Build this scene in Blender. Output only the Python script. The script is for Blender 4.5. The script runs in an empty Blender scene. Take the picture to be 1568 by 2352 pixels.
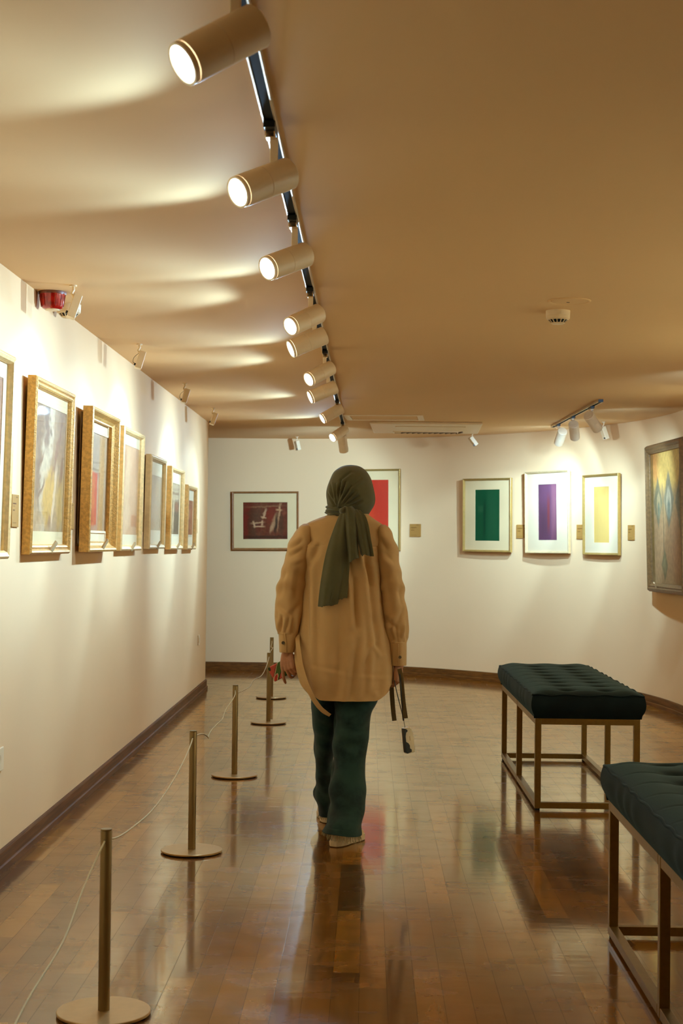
import bpy, bmesh, math, random
import numpy as np
from mathutils import Vector, Matrix, Euler

random.seed(7)
SC = bpy.context.scene
COL = SC.collection
PI = math.pi

# ------------------------------------------------------------------ camera
FPX, CX, CY, HCAM = 3500.0, 784.0, 1176.0, 1.30
_v = Vector((845 - CX, -(1250 - CY), -FPX)).normalized()
_x = Vector((1.0, -0.0113, 0.0)); _x = (_x - _v * _x.dot(_v)).normalized()
_z = _x.cross(_v)
RC = Matrix((_x, _v, _z))                      # camera axes -> world axes
CAMLOC = Vector((0, 0, HCAM))
cam_d = bpy.data.cameras.new('camera'); cam = bpy.data.objects.new('camera', cam_d); COL.objects.link(cam)
cam.matrix_world = Matrix.Translation(CAMLOC) @ RC.to_4x4()
cam_d.sensor_fit = 'HORIZONTAL'; cam_d.sensor_width = 24.0; cam_d.lens = FPX / 1568 * 24.0
cam_d.clip_start = 0.05; cam_d.clip_end = 100
cam_d.dof.use_dof = True; cam_d.dof.focus_distance = 6.75; cam_d.dof.aperture_fstop = 9.0
SC.camera = cam

# ------------------------------------------------------------------ light levels and exposure
SC.view_settings.view_transform = 'Standard'; SC.view_settings.look = 'None'
SC.view_settings.exposure = 0.06; SC.view_settings.gamma = 1.0
LAMP = (0.82, 1.44, 2.12)
P_CORE, P_MID, P_SPILL = 34.0, 33.0, 14.5
LENS_EMIT = 14.0
W = bpy.data.worlds.new('world'); SC.world = W; W.use_nodes = True
W.node_tree.nodes['Background'].inputs[0].default_value = (1.0, 0.72, 0.42, 1)
W.node_tree.nodes['Background'].inputs[1].default_value = 0.25

# ------------------------------------------------------------------ measuring helpers: a pixel of the photograph on a real plane
def _ray(px, py): return RC @ Vector((px - CX, -(py - CY), -FPX))
def on_z(px, py, z): d = _ray(px, py); return CAMLOC + d * ((z - HCAM) / d.z)
def on_x(px, py, x): d = _ray(px, py); return CAMLOC + d * (x / d.x)
def on_y(px, py, y): d = _ray(px, py); return CAMLOC + d * (y / d.y)

# ------------------------------------------------------------------ materials
def lin(c):
    return tuple((v / 255 / 12.92) if v / 255 <= 0.04045 else ((v / 255 + 0.055) / 1.055) ** 2.4 for v in c)
class NT:
    def __init__(s, m): s.t = m.node_tree; s.n = s.t.nodes; s.l = s.t.links
    def node(s, kind, **kw):
        n = s.n.new(kind)
        for k, v in kw.items(): setattr(n, k, v)
        return n
    def put(s, sock, v):
        if isinstance(v, bpy.types.NodeSocket): s.l.new(v, sock)
        elif isinstance(v, tuple) and len(v) == 3 and sock.type == 'RGBA': sock.default_value = (*v, 1)
        else: sock.default_value = v
    def math(s, op, a, b=None, c=None, clamp=False):
        n = s.node('ShaderNodeMath', operation=op); n.use_clamp = clamp
        s.put(n.inputs[0], a)
        if b is not None: s.put(n.inputs[1], b)
        if c is not None: s.put(n.inputs[2], c)
        return n.outputs[0]
    def mix(s, f, a, b, mode='MIX'):
        n = s.node('ShaderNodeMix', data_type='RGBA', blend_type=mode)
        s.put(n.inputs[0], f); s.put(n.inputs[6], a); s.put(n.inputs[7], b)
        return n.outputs[2]
    def smooth(s, v, a, b, lo=0.0, hi=1.0):
        n = s.node('ShaderNodeMapRange', interpolation_type='SMOOTHSTEP')
        s.put(n.inputs[0], v); s.put(n.inputs[1], a); s.put(n.inputs[2], b); s.put(n.inputs[3], lo); s.put(n.inputs[4], hi)
        return n.outputs[0]
    def coord(s, kind='Object'): return s.node('ShaderNodeTexCoord').outputs[kind]
    def mapping(s, vec, scale=(1, 1, 1), loc=(0, 0, 0), rot=(0, 0, 0)):
        n = s.node('ShaderNodeMapping'); s.put(n.inputs[0], vec)
        n.inputs[1].default_value = loc; n.inputs[2].default_value = rot; n.inputs[3].default_value = scale
        return n.outputs[0]
    def noise(s, vec, scale=5, detail=3, rough=0.5, dist=0.0):
        n = s.node('ShaderNodeTexNoise'); s.put(n.inputs['Vector'], vec)
        n.inputs['Scale'].default_value = scale; n.inputs['Detail'].default_value = detail
        n.inputs['Roughness'].default_value = rough; n.inputs['Distortion'].default_value = dist
        return n.outputs['Fac']
    def bump(s, h, strength=0.2, dist=0.01):
        n = s.node('ShaderNodeBump'); s.put(n.inputs['Height'], h)
        n.inputs['Strength'].default_value = strength; n.inputs['Distance'].default_value = dist
        return n.outputs[0]
def new_mat(name):
    m = bpy.data.materials.new(name); m.use_nodes = True
    t = NT(m); b = t.n['Principled BSDF']
    return m, t, b
def simple(name, col, rough=0.5, metal=0.0, var=0.06, scale=30, bump=0.0, spec=0.5, coat=0.0, sheen=0.0, bscale=None, aniso=(1, 1, 1)):
    m, t, b = new_mat(name)
    v = t.mapping(t.coord(), scale=aniso)
    n = t.noise(v, scale, 3)
    f = t.smooth(n, 0.3, 0.7, 1 - var, 1 + var)
    mixn = t.node('ShaderNodeVectorMath', operation='SCALE')
    mixn.inputs[0].default_value = col; t.put(mixn.inputs['Scale'], f)
    t.put(b.inputs['Base Color'], mixn.outputs[0])
    b.inputs['Roughness'].default_value = rough; b.inputs['Metallic'].default_value = metal
    b.inputs['Specular IOR Level'].default_value = spec
    b.inputs['Coat Weight'].default_value = coat
    if sheen:
        b.inputs['Sheen Weight'].default_value = sheen; b.inputs['Sheen Roughness'].default_value = 0.4
    if bump:
        t.put(b.inputs['Normal'], t.bump(t.noise(v, bscale or scale * 3, 4), bump, 0.004))
    return m
M = {}
WALLC = (0.83, 0.53, 0.262)
M['paint'] = simple('wall_paint', WALLC, 0.75, var=0.012, scale=1.2, bump=0.05, bscale=60, spec=0.25)
M['ceiling'] = simple('ceiling_paint', (0.82, 0.505, 0.235), 0.85, var=0.015, scale=0.8, bump=0.05, bscale=30, spec=0.15)
M['basewood'] = simple('baseboard_wood', lin((104, 60, 20)), 0.55, var=0.25, scale=14, aniso=(1, 0.25, 5), spec=0.12)
M['brass'] = simple('satin_brass', lin((140, 106, 48)), 0.36, metal=0.75, var=0.06, scale=60)
M['postbrass'] = simple('brushed_brass', lin((138, 110, 62)), 0.38, metal=0.55, var=0.05, scale=80, aniso=(1, 1, 0.1))
M['litplatebrass'] = simple('lit_plate_brass', lin((188, 148, 90)), 0.30, metal=0.55, var=0.04, scale=40)  # post brass made lighter: light reflected by the plate tops, put into the colour
M['black'] = simple('black_plastic', (0.008, 0.008, 0.007), 0.35, var=0.1)
M['blackmatte'] = simple('black_matte', (0.006, 0.006, 0.006), 0.8, var=0.1)
M['chrome'] = simple('polished_steel', (0.75, 0.60, 0.42), 0.12, metal=1.0, var=0.02)
M['alu'] = simple('aluminium', (0.62, 0.48, 0.32), 0.34, metal=0.8, var=0.03)
M['cream'] = simple('cream_enamel', (0.90, 0.68, 0.44), 0.34, var=0.02, scale=10, spec=0.5)
M['whiteplastic'] = simple('white_plastic', (0.84, 0.61, 0.35), 0.4, var=0.02)
M['cord'] = simple('cord_fibre', lin((190, 160, 105)), 0.7, var=0.1, scale=400)
M['wirec'] = simple('wire_dark', lin((70, 52, 30)), 0.5)
M['card'] = None

def wood_floor():
    m, t, b = new_mat('parquet_floor')
    sep = t.node('ShaderNodeSeparateXYZ'); t.put(sep.inputs[0], t.coord())
    x, y = sep.outputs[0], sep.outputs[1]
    PW, PL = 0.081, 0.78
    rx = t.math('DIVIDE', t.math('ADD', x, 0.012), PW); row = t.math('FLOOR', rx); fx = t.math('FRACT', rx)
    wn = t.node('ShaderNodeTexWhiteNoise', noise_dimensions='1D'); t.put(wn.inputs['W'], row)
    ry = t.math('DIVIDE', t.math('ADD', y, t.math('MULTIPLY', wn.outputs['Value'], 9.7)), PL)
    cell = t.math('FLOOR', ry); fy = t.math('FRACT', ry)
    cb = t.node('ShaderNodeCombineXYZ'); t.put(cb.inputs[0], row); t.put(cb.inputs[1], cell)
    wn2 = t.node('ShaderNodeTexWhiteNoise', noise_dimensions='2D'); t.put(wn2.inputs['Vector'], cb.outputs[0])
    rnd = wn2.outputs['Value']
    # grain: noise stretched along the plank, shifted per plank
    cb2 = t.node('ShaderNodeCombineXYZ')
    t.put(cb2.inputs[0], t.math('MULTIPLY', x, 28)); t.put(cb2.inputs[1], t.math('MULTIPLY', y, 3.0)); t.put(cb2.inputs[2], t.math('MULTIPLY', rnd, 37))
    g = t.noise(cb2.outputs[0], 1.0, 5, 0.6, 0.6)
    cb3 = t.node('ShaderNodeCombineXYZ')
    t.put(cb3.inputs[0], t.math('MULTIPLY', x, 5)); t.put(cb3.inputs[1], t.math('MULTIPLY', y, 9.0)); t.put(cb3.inputs[2], t.math('MULTIPLY', rnd, 11))
    g2 = t.noise(cb3.outputs[0], 1.0, 4, 0.6)
    cr = t.node('ShaderNodeValToRGB'); t.put(cr.inputs[0], rnd)
    el = cr.color_ramp.elements
    el[0].position = 0.0; el[0].color = (*lin((98, 54, 8)), 1); el[1].position = 1.0; el[1].color = (*lin((172, 108, 30)), 1)
    e = el.new(0.35); e.color = (*lin((122, 70, 14)), 1)
    e = el.new(0.7); e.color = (*lin((138, 80, 20)), 1)
    c = t.mix(t.smooth(g, 0.3, 0.75, 0.0, 0.42), cr.outputs[0], lin((70, 40, 10)))
    c = t.mix(t.smooth(g2, 0.45, 0.8, 0.0, 0.35), c, lin((62, 36, 10)))
    gx = t.math('MINIMUM', fx, t.math('SUBTRACT', 1.0, fx)); gy = t.math('MINIMUM', fy, t.math('SUBTRACT', 1.0, fy))
    gap = t.math('MINIMUM', t.math('MULTIPLY', gx, PW), t.math('MULTIPLY', gy, PL * 1.6))
    gm = t.smooth(gap, 0.0005, 0.0013, 1.0, 0.0)
    c = t.mix(t.math('MULTIPLY', gm, 0.7), c, lin((38, 22, 10)))
    t.put(b.inputs['Base Color'], c)
    wear = t.noise(t.mapping(t.coord(), scale=(4, 7, 1)), 1.0, 4, 0.6)
    t.put(b.inputs['Roughness'], t.smooth(wear, 0.3, 0.75, 0.16, 0.34))
    b.inputs['Specular IOR Level'].default_value = 0.15
    b.inputs['Specular Tint'].default_value = (1.0, 0.80, 0.55, 1)
    wav = t.noise(t.mapping(t.coord(), scale=(6, 22, 1)), 1.0, 3, 0.5)
    pl = t.noise(cb.outputs[0], 3.1, 0)
    hgt = t.math('ADD', t.math('MULTIPLY', wav, 0.5), t.math('MULTIPLY', gm, -0.08))
    hgt = t.math('ADD', hgt, t.math('MULTIPLY', g, 0.12))
    nb = t.bump(hgt, 0.10, 0.004)
    t.put(b.inputs['Normal'], nb)
    gl = t.node('ShaderNodeBsdfGlossy'); gl.inputs['Roughness'].default_value = 0.085; gl.inputs['Color'].default_value = (1.0, 0.86, 0.64, 1)   # amber lacquer
    t.put(gl.inputs['Normal'], nb)
    fr = t.node('ShaderNodeFresnel'); fr.inputs['IOR'].default_value = 1.45; t.put(fr.inputs['Normal'], nb)
    mx = t.node('ShaderNodeMixShader')
    t.put(mx.inputs[0], t.math('MULTIPLY', fr.outputs[0], t.math('SUBTRACT', 1.0, t.math('MULTIPLY', gm, 0.6))))
    t.put(mx.inputs[1], b.outputs[0]); t.put(mx.inputs[2], gl.outputs[0]); t.put(t.n['Material Output'].inputs[0], mx.outputs[0])
    return m
M['floor'] = wood_floor()

def paint_mat(name, base, strokes=(), rough=0.6, grain=0.12, gscale=(3, 3, 3), coat=0.0, tint=None, gallery=(0.63, 0.42)):
    """strokes: (kind, cx, cy, rx, ry, angle_deg, colour, softness, wobble, opacity) in 0..1 art coordinates"""
    if gallery:      # pigments as they are under neutral light; the gallery lamps are cool
        adj = lambda c: (c[0], c[1] * gallery[0], c[2] * gallery[1])
        base = adj(base); tint = adj(tint) if tint is not None else None
        strokes = [(*q[:6], adj(q[6]), *q[7:]) for q in strokes]
    m, t, b = new_mat(name)
    gco = t.coord('Generated')
    n1 = t.noise(t.mapping(gco, scale=gscale), 2.2, 5, 0.6)
    wob = t.node('ShaderNodeTexNoise'); t.put(wob.inputs['Vector'], t.mapping(gco, scale=gscale)); wob.inputs['Scale'].default_value = 2.0
    wob.inputs['Detail'].default_value = 4
    sv = t.node('ShaderNodeSeparateXYZ'); t.put(sv.inputs[0], gco)
    sw = t.node('ShaderNodeSeparateXYZ'); t.put(sw.inputs[0], wob.outputs['Color'])
    col = base
    if tint is not None: col = t.mix(t.smooth(n1, 0.35, 0.65), base, tint)
    for (kind, cx, cy, rx, ry, ang, c, soft, wb, op) in strokes:
        ux = t.math('ADD', t.math('SUBTRACT', sv.outputs[0], cx), t.math('MULTIPLY', t.math('SUBTRACT', sw.outputs[0], 0.5), wb))
        uy = t.math('ADD', t.math('SUBTRACT', sv.outputs[1], cy), t.math('MULTIPLY', t.math('SUBTRACT', sw.outputs[1], 0.5), wb))
        ca, sa = math.cos(math.radians(ang)), math.sin(math.radians(ang))
        rx_ = t.math('DIVIDE', t.math('ADD', t.math('MULTIPLY', ux, ca), t.math('MULTIPLY', uy, sa)), rx)
        ry_ = t.math('DIVIDE', t.math('SUBTRACT', t.math('MULTIPLY', uy, ca), t.math('MULTIPLY', ux, sa)), ry)
        if kind == 'e':
            d = t.math('SQRT', t.math('ADD', t.math('MULTIPLY', rx_, rx_), t.math('MULTIPLY', ry_, ry_)))
        elif kind == 'd':
            d = t.math('ADD', t.math('ABSOLUTE', rx_), t.math('ABSOLUTE', ry_))
        else:
            d = t.math('MAXIMUM', t.math('ABSOLUTE', rx_), t.math('ABSOLUTE', ry_))
        f = t.smooth(d, 1.0 - soft, 1.0 + soft, op, 0.0)
        col = t.mix(f, col, c)
    sc_ = t.node('ShaderNodeVectorMath', operation='SCALE'); t.put(sc_.inputs[0], col)
    t.put(sc_.inputs['Scale'], t.smooth(t.noise(t.mapping(gco, scale=gscale), 6, 4), 0.3, 0.7, 1 - grain, 1 + grain))
    t.put(b.inputs['Base Color'], sc_.outputs[0])
    b.inputs['Roughness'].default_value = rough
    b.inputs['Coat Weight'].default_value = coat; b.inputs['Specular IOR Level'].default_value = 0.12
    return m
def glass_mat():
    m = bpy.data.materials.new('picture_glass'); m.use_nodes = True
    t = NT(m); t.n.remove(t.n['Principled BSDF']); out = t.n['Material Output']
    tr = t.node('ShaderNodeBsdfTransparent'); gl = t.node('ShaderNodeBsdfGlossy'); gl.inputs['Roughness'].default_value = 0.02
    tr.inputs[0].default_value = (0.97, 0.98, 0.97, 1)
    fr = t.node('ShaderNodeFresnel'); fr.inputs[0].default_value = 1.45
    mx = t.node('ShaderNodeMixShader'); t.put(mx.inputs[0], t.math('MULTIPLY', t.math('MULTIPLY', fr.outputs[0], 0.6), t.math('SUBTRACT', 1.0, t.node('ShaderNodeNewGeometry').outputs['Backfacing']))); t.put(mx.inputs[1], tr.outputs[0]); t.put(mx.inputs[2], gl.outputs[0])
    t.put(out.inputs[0], mx.outputs[0]); return m
M['glass'] = glass_mat()
def emit_mat(name, col, s):
    m = bpy.data.materials.new(name); m.use_nodes = True
    t = NT(m); b = t.n['Principled BSDF']; b.inputs['Base Color'].default_value = (0.8, 0.8, 0.8, 1)
    b.inputs['Emission Color'].default_value = (*col, 1); b.inputs['Emission Strength'].default_value = s
    return m
M['lens'] = emit_mat('lit_lens', (0.88, 1.0, 0.98), LENS_EMIT)

# ------------------------------------------------------------------ mesh building
class MB:
    def __init__(s): s.v = []; s.f = []
    def add(s, vs, fs):
        o = len(s.v); s.v += [tuple(p) for p in vs]; s.f += [tuple(i + o for i in f) for f in fs]; return s
    def box(s, c, d, rot=None):
        hx, hy, hz = d[0] / 2, d[1] / 2, d[2] / 2
        vs = [Vector((x * hx, y * hy, z * hz)) for x in (-1, 1) for y in (-1, 1) for z in (-1, 1)]
        if rot is not None: vs = [rot @ p for p in vs]
        vs = [p + Vector(c) for p in vs]
        return s.add(vs, [(0, 1, 3, 2), (4, 6, 7, 5), (0, 4, 5, 1), (2, 3, 7, 6), (0, 2, 6, 4), (1, 5, 7, 3)])
    def lathe(s, prof, n=32, axis=None, org=(0, 0, 0), cap=True):
        """prof: list of (radius, height) along axis"""
        q = Vector((0, 0, 1)).rotation_difference(Vector(axis).normalized()).to_matrix() if axis is not None else Matrix.Identity(3)
        vs = []; fs = []
        for (r, h) in prof:
            for k in range(n):
                a = 2 * PI * k / n
                vs.append(q @ Vector((r * math.cos(a), r * math.sin(a), h)) + Vector(org))
        for i in range(len(prof) - 1):
            for k in range(n):
                k2 = (k + 1) % n
                fs.append((i * n + k, i * n + k2, (i + 1) * n + k2, (i + 1) * n + k))
        if cap:
            fs.append(tuple(range(n - 1, -1, -1))); fs.append(tuple((len(prof) - 1) * n + k for k in range(n)))
        return s.add(vs, fs)
    def tube(s, pts, r, n=8, rs=None, flat=None):
        pts = [Vector(p) for p in pts]; m = len(pts); vs = []; fs = []
        up = Vector((0, 0, 1))
        t0 = (pts[1] - pts[0]).normalized()
        nrm = t0.orthogonal().normalized() if flat is None else (Vector(flat) - t0 * Vector(flat).dot(t0)).normalized()
        for i, p in enumerate(pts):
            t = (pts[min(i + 1, m - 1)] - pts[max(i - 1, 0)]).normalized()
            nrm = (nrm - t * nrm.dot(t)).normalized(); bi = t.cross(nrm)
            rr = rs[i] if rs else r
            if not isinstance(rr, tuple): rr = (rr, rr)
            for k in range(n):
                a = 2 * PI * k / n
                vs.append(p + nrm * (math.cos(a) * rr[0]) + bi * (math.sin(a) * rr[1]))
        for i in range(m - 1):
            for k in range(n):
                k2 = (k + 1) % n
                fs.append((i * n + k, i * n + k2, (i + 1) * n + k2, (i + 1) * n + k))
        fs.append(tuple(range(n - 1, -1, -1))); fs.append(tuple((m - 1) * n + k for k in range(n)))
        return s.add(vs, fs)
    def build(s, name, mat, parent=None, smooth=False, bevel=0.0, segs=2, solid=0.0, sub=0, angle=None):
        me = bpy.data.meshes.new(name); me.from_pydata(s.v, [], s.f); me.update()
        bm = bmesh.new(); bm.from_mesh(me); bmesh.ops.recalc_face_normals(bm, faces=bm.faces); bm.to_mesh(me); bm.free()
        o = bpy.data.objects.new(name, me); COL.objects.link(o)
        if isinstance(mat, (list, tuple)):
            for k in mat: me.materials.append(k)
        elif mat is not None: me.materials.append(mat)
        if parent is not None: o.parent = parent
        if smooth:
            for p in me.polygons: p.use_smooth = True
            if angle is not None:
                bm = bmesh.new(); bm.from_mesh(me)
                for e in bm.edges:
                    if len(e.link_faces) == 2 and e.calc_face_angle(0) > math.radians(angle): e.smooth = False
                bm.to_mesh(me); bm.free()
        if solid:
            md = o.modifiers.new('solid', 'SOLIDIFY'); md.thickness = solid; md.offset = 0
        if bevel:
            md = o.modifiers.new('bevel', 'BEVEL'); md.width = bevel; md.segments = segs; md.limit_method = 'ANGLE'; md.angle_limit = math.radians(40)
        if sub:
            md = o.modifiers.new('sub', 'SUBSURF'); md.levels = sub; md.render_levels = sub
        return o
def tag(o, label=None, cat=None, group=None, kind=None):
    if label: o['label'] = label
    if cat: o['category'] = cat
    if group: o['group'] = group
    if kind: o['kind'] = kind
    return o
def empty(name, loc, rot=None, label=None, cat=None, group=None):
    o = bpy.data.objects.new(name, None); COL.objects.link(o); o.empty_display_size = 0.05
    mw = Matrix.Translation(Vector(loc))
    if rot is not None: mw = mw @ rot.to_4x4()
    o.matrix_world = mw
    return tag(o, label, cat, group)
def copy_tree(o, parent=None):
    c = o.copy(); COL.objects.link(c)
    if parent is not None: c.parent = parent
    for ch in list(o.children): copy_tree(ch, c)
    return c
def spline(pts, n):
    """Catmull-Rom through pts (tuples), n samples"""
    P = np.array(pts, float); m = len(P)
    out = []
    for s in np.linspace(0, m - 1 - 1e-9, n):
        i = int(s); u = s - i
        p0, p1, p2, p3 = P[max(i - 1, 0)], P[i], P[i + 1], P[min(i + 2, m - 1)]
        out.append(0.5 * ((2 * p1) + (-p0 + p2) * u + (2 * p0 - 5 * p1 + 4 * p2 - p3) * u * u + (-p0 + 3 * p1 - 3 * p2 + p3) * u ** 3))
    return np.array(out)

# ------------------------------------------------------------------ the room
ZC = 2.368; XW = -1.43; YEND = 13.52; YB = -3.5
back_pts = [(-4.0, 15.75), (-3.0, 15.65), (-1.62, 15.54), (-0.56, 15.50), (0.45, 15.20), (1.28, 14.55), (1.80, 13.90), (2.18, 13.15), (2.36, 12.5), (2.44, 11.75), (2.475, 11.0), (2.49, 10.0), (2.50, 9.0)]
curve = [tuple(p) for p in spline(back_pts, 97)] + [(2.50, YB)]
left_path = [(XW, YB), (XW, YEND), (-4.0, YEND + 0.02)]
def wall(name, path, z0, z1, off, flip=1):
    """vertical wall along a plan path, thickness off to the outer side"""
    mb = MB(); n = len(path)
    P = [Vector((a[0], a[1])) for a in path]; N = []
    for i in range(n):
        t = (P[min(i + 1, n - 1)] - P[max(i - 1, 0)]).normalized(); N.append(Vector((t.y, -t.x)) * flip)
    vs = []
    for i in range(n):
        q = P[i] + N[i] * off
        vs += [(P[i].x, P[i].y, z0), (P[i].x, P[i].y, z1), (q.x, q.y, z0), (q.x, q.y, z1)]
    fs = []
    for i in range(n - 1):
        a, b = 4 * i, 4 * i + 4
        fs += [(a, b, b + 1, a + 1), (a + 2, a + 3, b + 3, b + 2), (a + 1, b + 1, b + 3, a + 3), (a, a + 2, b + 2, b)]
    fs += [(0, 1, 3, 2), (4 * n - 4, 4 * n - 2, 4 * n - 1, 4 * n - 3)]
    return mb.add(vs, fs)
st = lambda o: tag(o, kind='structure')
fl = MB().box((-0.6, 6.3, -0.05), (6.8, 20.0, 0.1)).build('floor', M['floor']); st(fl)
cl = MB().box((-0.6, 6.3, ZC + 0.05), (6.8, 20.0, 0.1)).build('ceiling', M['ceiling']); st(cl)
lw = MB().box((XW - 0.10, (YB + YEND) / 2, ZC / 2), (0.20, YEND - YB, ZC)).build('wall_left', M['paint']); st(lw)
lr = MB().box(((XW - 0.2 - 4.0) / 2, YEND - 0.10, ZC / 2), (4.0 + XW - 0.2 + 0.0 + 0.0, 0.20, ZC)).build('wall_return', M['paint']); st(lr)
bw = wall('wall_back', curve, 0, ZC, 0.15, -1).build('wall_back', M['paint'], smooth=True, angle=30); st(bw)
fw = MB().box((0.5, YB - 0.1, ZC / 2), (4.2, 0.2, ZC)).build('wall_front', M['paint']); st(fw)
pw = MB().box((-4.08, 14.6, ZC / 2), (0.16, 2.5, ZC)).build('wall_passage', M['paint']); st(pw)

BASE = [(0.0, 0.0), (0.021, 0.0), (0.021, 0.026), (0.017, 0.030), (0.013, 0.031), (0.013, 0.078), (0.010, 0.084), (0.0, 0.086)]
def baseboard(path, inward):
    mb = MB(); P = [Vector(p) for p in path]; n = len(P); vs = []; fs = []
    for i in range(n):
        t = (P[min(i + 1, n - 1)] - P[max(i - 1, 0)]).normalized(); nn = Vector((-t.y, t.x)) * inward
        for (o, h) in BASE: vs.append((P[i].x + nn.x * o, P[i].y + nn.y * o, h))
    k = len(BASE)
    for i in range(n - 1):
        for j in range(k - 1): fs.append((i * k + j, i * k + j + 1, (i + 1) * k + j + 1, (i + 1) * k + j))
    fs.append(tuple(range(k))); fs.append(tuple((n - 1) * k + j for j in range(k)))
    return mb.add(vs, fs)
st(baseboard([(XW, YB), (XW, YEND + 0.012)], -1).build('baseboard_left', M['basewood']))
st(baseboard(curve, -1).build('baseboard_back', M['basewood'], smooth=True, angle=30))

# ------------------------------------------------------------------ framed pictures
def rect_sweep(mb, w, h, prof):
    """mitred moulding: prof = list of (inset from outer edge, height out of the wall)"""
    vs = []; fs = []; k = len(prof)
    for (sx, sy) in ((-1, -1), (1, -1), (1, 1), (-1, 1)):
        for (i, z) in prof: vs.append((sx * (w / 2 - i), sy * (h / 2 - i), z))
    for c in range(4):
        d = (c + 1) % 4
        for j in range(k):
            j2 = (j + 1) % k
            fs.append((c * k + j, c * k + j2, d * k + j2, d * k + j))
    return mb.add(vs, fs)
def ring_plate(mb, ow, oh, iw, ih, z, th=0.002, dx=0.0, dy=0.0):
    vs = []; fs = []
    for zz in (z, z - th):
        for (a, b, ox, oy) in ((ow, oh, 0, 0), (iw, ih, dx, dy)):
            for (sx, sy) in ((-1, -1), (1, -1), (1, 1), (-1, 1)): vs.append((sx * a / 2 + ox, sy * b / 2 + oy, zz))
    for c in range(4):
        d = (c + 1) % 4
        fs += [(c, d, 4 + d, 4 + c), (8 + c, 12 + c, 12 + d, 8 + d), (c, 8 + c, 8 + d, d), (4 + c, 4 + d, 12 + d, 12 + c)]
    return mb.add(vs, fs)
def picture(loc, rot, w, h, prof, art, artmat, framemat, matmat=None, tab=True, label='', glass=True, slip=None, z_in=0.012, adx=0, ady=0, group=None, mirror_tab=0.0):
    """loc = centre on the wall, rot = local x right, y up, z out of the wall; art = (w, h) of the sheet"""
    r = empty('framed_picture', loc, rot, label, 'picture', group)
    bw_ = max(p[0] for p in prof)
    rect_sweep(MB(), w, h, prof).build('moulding', framemat, r, bevel=0.0008, segs=1)
    iw, ih = w - 2 * bw_ + 0.004, h - 2 * bw_ + 0.004
    MB().box((0, 0, 0.004), (w - bw_, h - bw_, 0.006)).build('backing_board', M['backing'], r)
    if matmat is not None:
        ring_plate(MB(), iw, ih, art[0], art[1], z_in, 0.002, adx, ady).build('mat_board', matmat, r)
    if slip is not None:
        sw_, smat = slip
        rect_sweep(MB(), art[0] + 2 * sw_, art[1] + 2 * sw_, [(0, z_in), (0, z_in + 0.006), (sw_, z_in + 0.003), (sw_, z_in)]).build('slip', smat, r)
    MB().box((adx, ady, z_in - 0.003), (art[0] + 0.004, art[1] + 0.004, 0.0016)).build('artwork', artmat, r)
    if glass:
        MB().box((0, 0, z_in + 0.008), (iw, ih, 0.0015)).build('glass_pane', M['glass'], r)
    if tab:
        zt = max(p[1] for p in prof)
        rt = Matrix.Rotation(math.radians(-22), 3, 'Z') @ Matrix.Rotation(math.radians(24), 3, 'X')
        MB().box((mirror_tab, -h / 2 + bw_ * 0.75, zt + 0.004), (0.03, 0.055, 0.010), rt).build('tab', M['tabwood'], r, bevel=0.002)
    return r
M['backing'] = simple('backing_board', lin((120, 92, 58)), 0.8)
M['gilt'] = simple('gilt_carved', lin((216, 160, 80)), 0.40, metal=0.32, var=0.16, scale=70, bump=0.6, bscale=160)
M['giltpale'] = simple('gilt_pale', lin((236, 192, 124)), 0.38, metal=0.25, var=0.10, scale=50, bump=0.25, bscale=120)
M['silverleaf'] = simple('silver_leaf', lin((226, 192, 138)), 0.32, metal=0.35, var=0.06, scale=40)
M['goldthin'] = simple('gold_metal', lin((186, 148, 78)), 0.34, metal=0.5, var=0.06, scale=50)
M['brownwood'] = simple('brown_wood_frame', lin((150, 96, 46)), 0.4, var=0.15, scale=40, aniso=(1, 1, 1))
M['oldbronze'] = simple('bronzed_moulding', lin((122, 86, 46)), 0.45, metal=0.35, var=0.18, scale=50, bump=0.2)
M['redwood'] = simple('reddish_wood', lin((122, 62, 32)), 0.42, var=0.2, scale=20)
M['tabwood'] = simple('pale_tab', lin((196, 160, 112)), 0.5)
M['mat'] = simple('ivory_mat', (0.85, 0.57, 0.28), 0.85, var=0.02, scale=4)
M['matwhite'] = simple('white_mat', (0.86, 0.61, 0.36), 0.85, var=0.02, scale=4)

PROF_WIDE = [(0, 0), (0, 0.034), (0.008, 0.043), (0.016, 0.040), (0.022, 0.030), (0.030, 0.036), (0.038, 0.030), (0.042, 0.018), (0.042, 0.006), (0.03, 0.0)]
PROF_DEEP = [(0, 0.018), (0, 0.066), (0.010, 0.072), (0.018, 0.068), (0.032, 0.044), (0.045, 0.034), (0.052, 0.034), (0.052, 0.016), (0.03, 0.018)]
PROF_SLIM = [(0, 0), (0, 0.034), (0.010, 0.042), (0.024, 0.036), (0.032, 0.022), (0.032, 0.006), (0.02, 0.0)]
PROF_THIN = [(0, 0), (0, 0.026), (0.004, 0.030), (0.012, 0.026), (0.020, 0.020), (0.020, 0.005), (0.012, 0.0)]
PROF_BIG = [(0, 0), (0, 0.040), (0.014, 0.062), (0.030, 0.066), (0.038, 0.056), (0.050, 0.060), (0.062, 0.048), (0.074, 0.040), (0.074, 0.018), (0.05, 0.0)]
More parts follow.
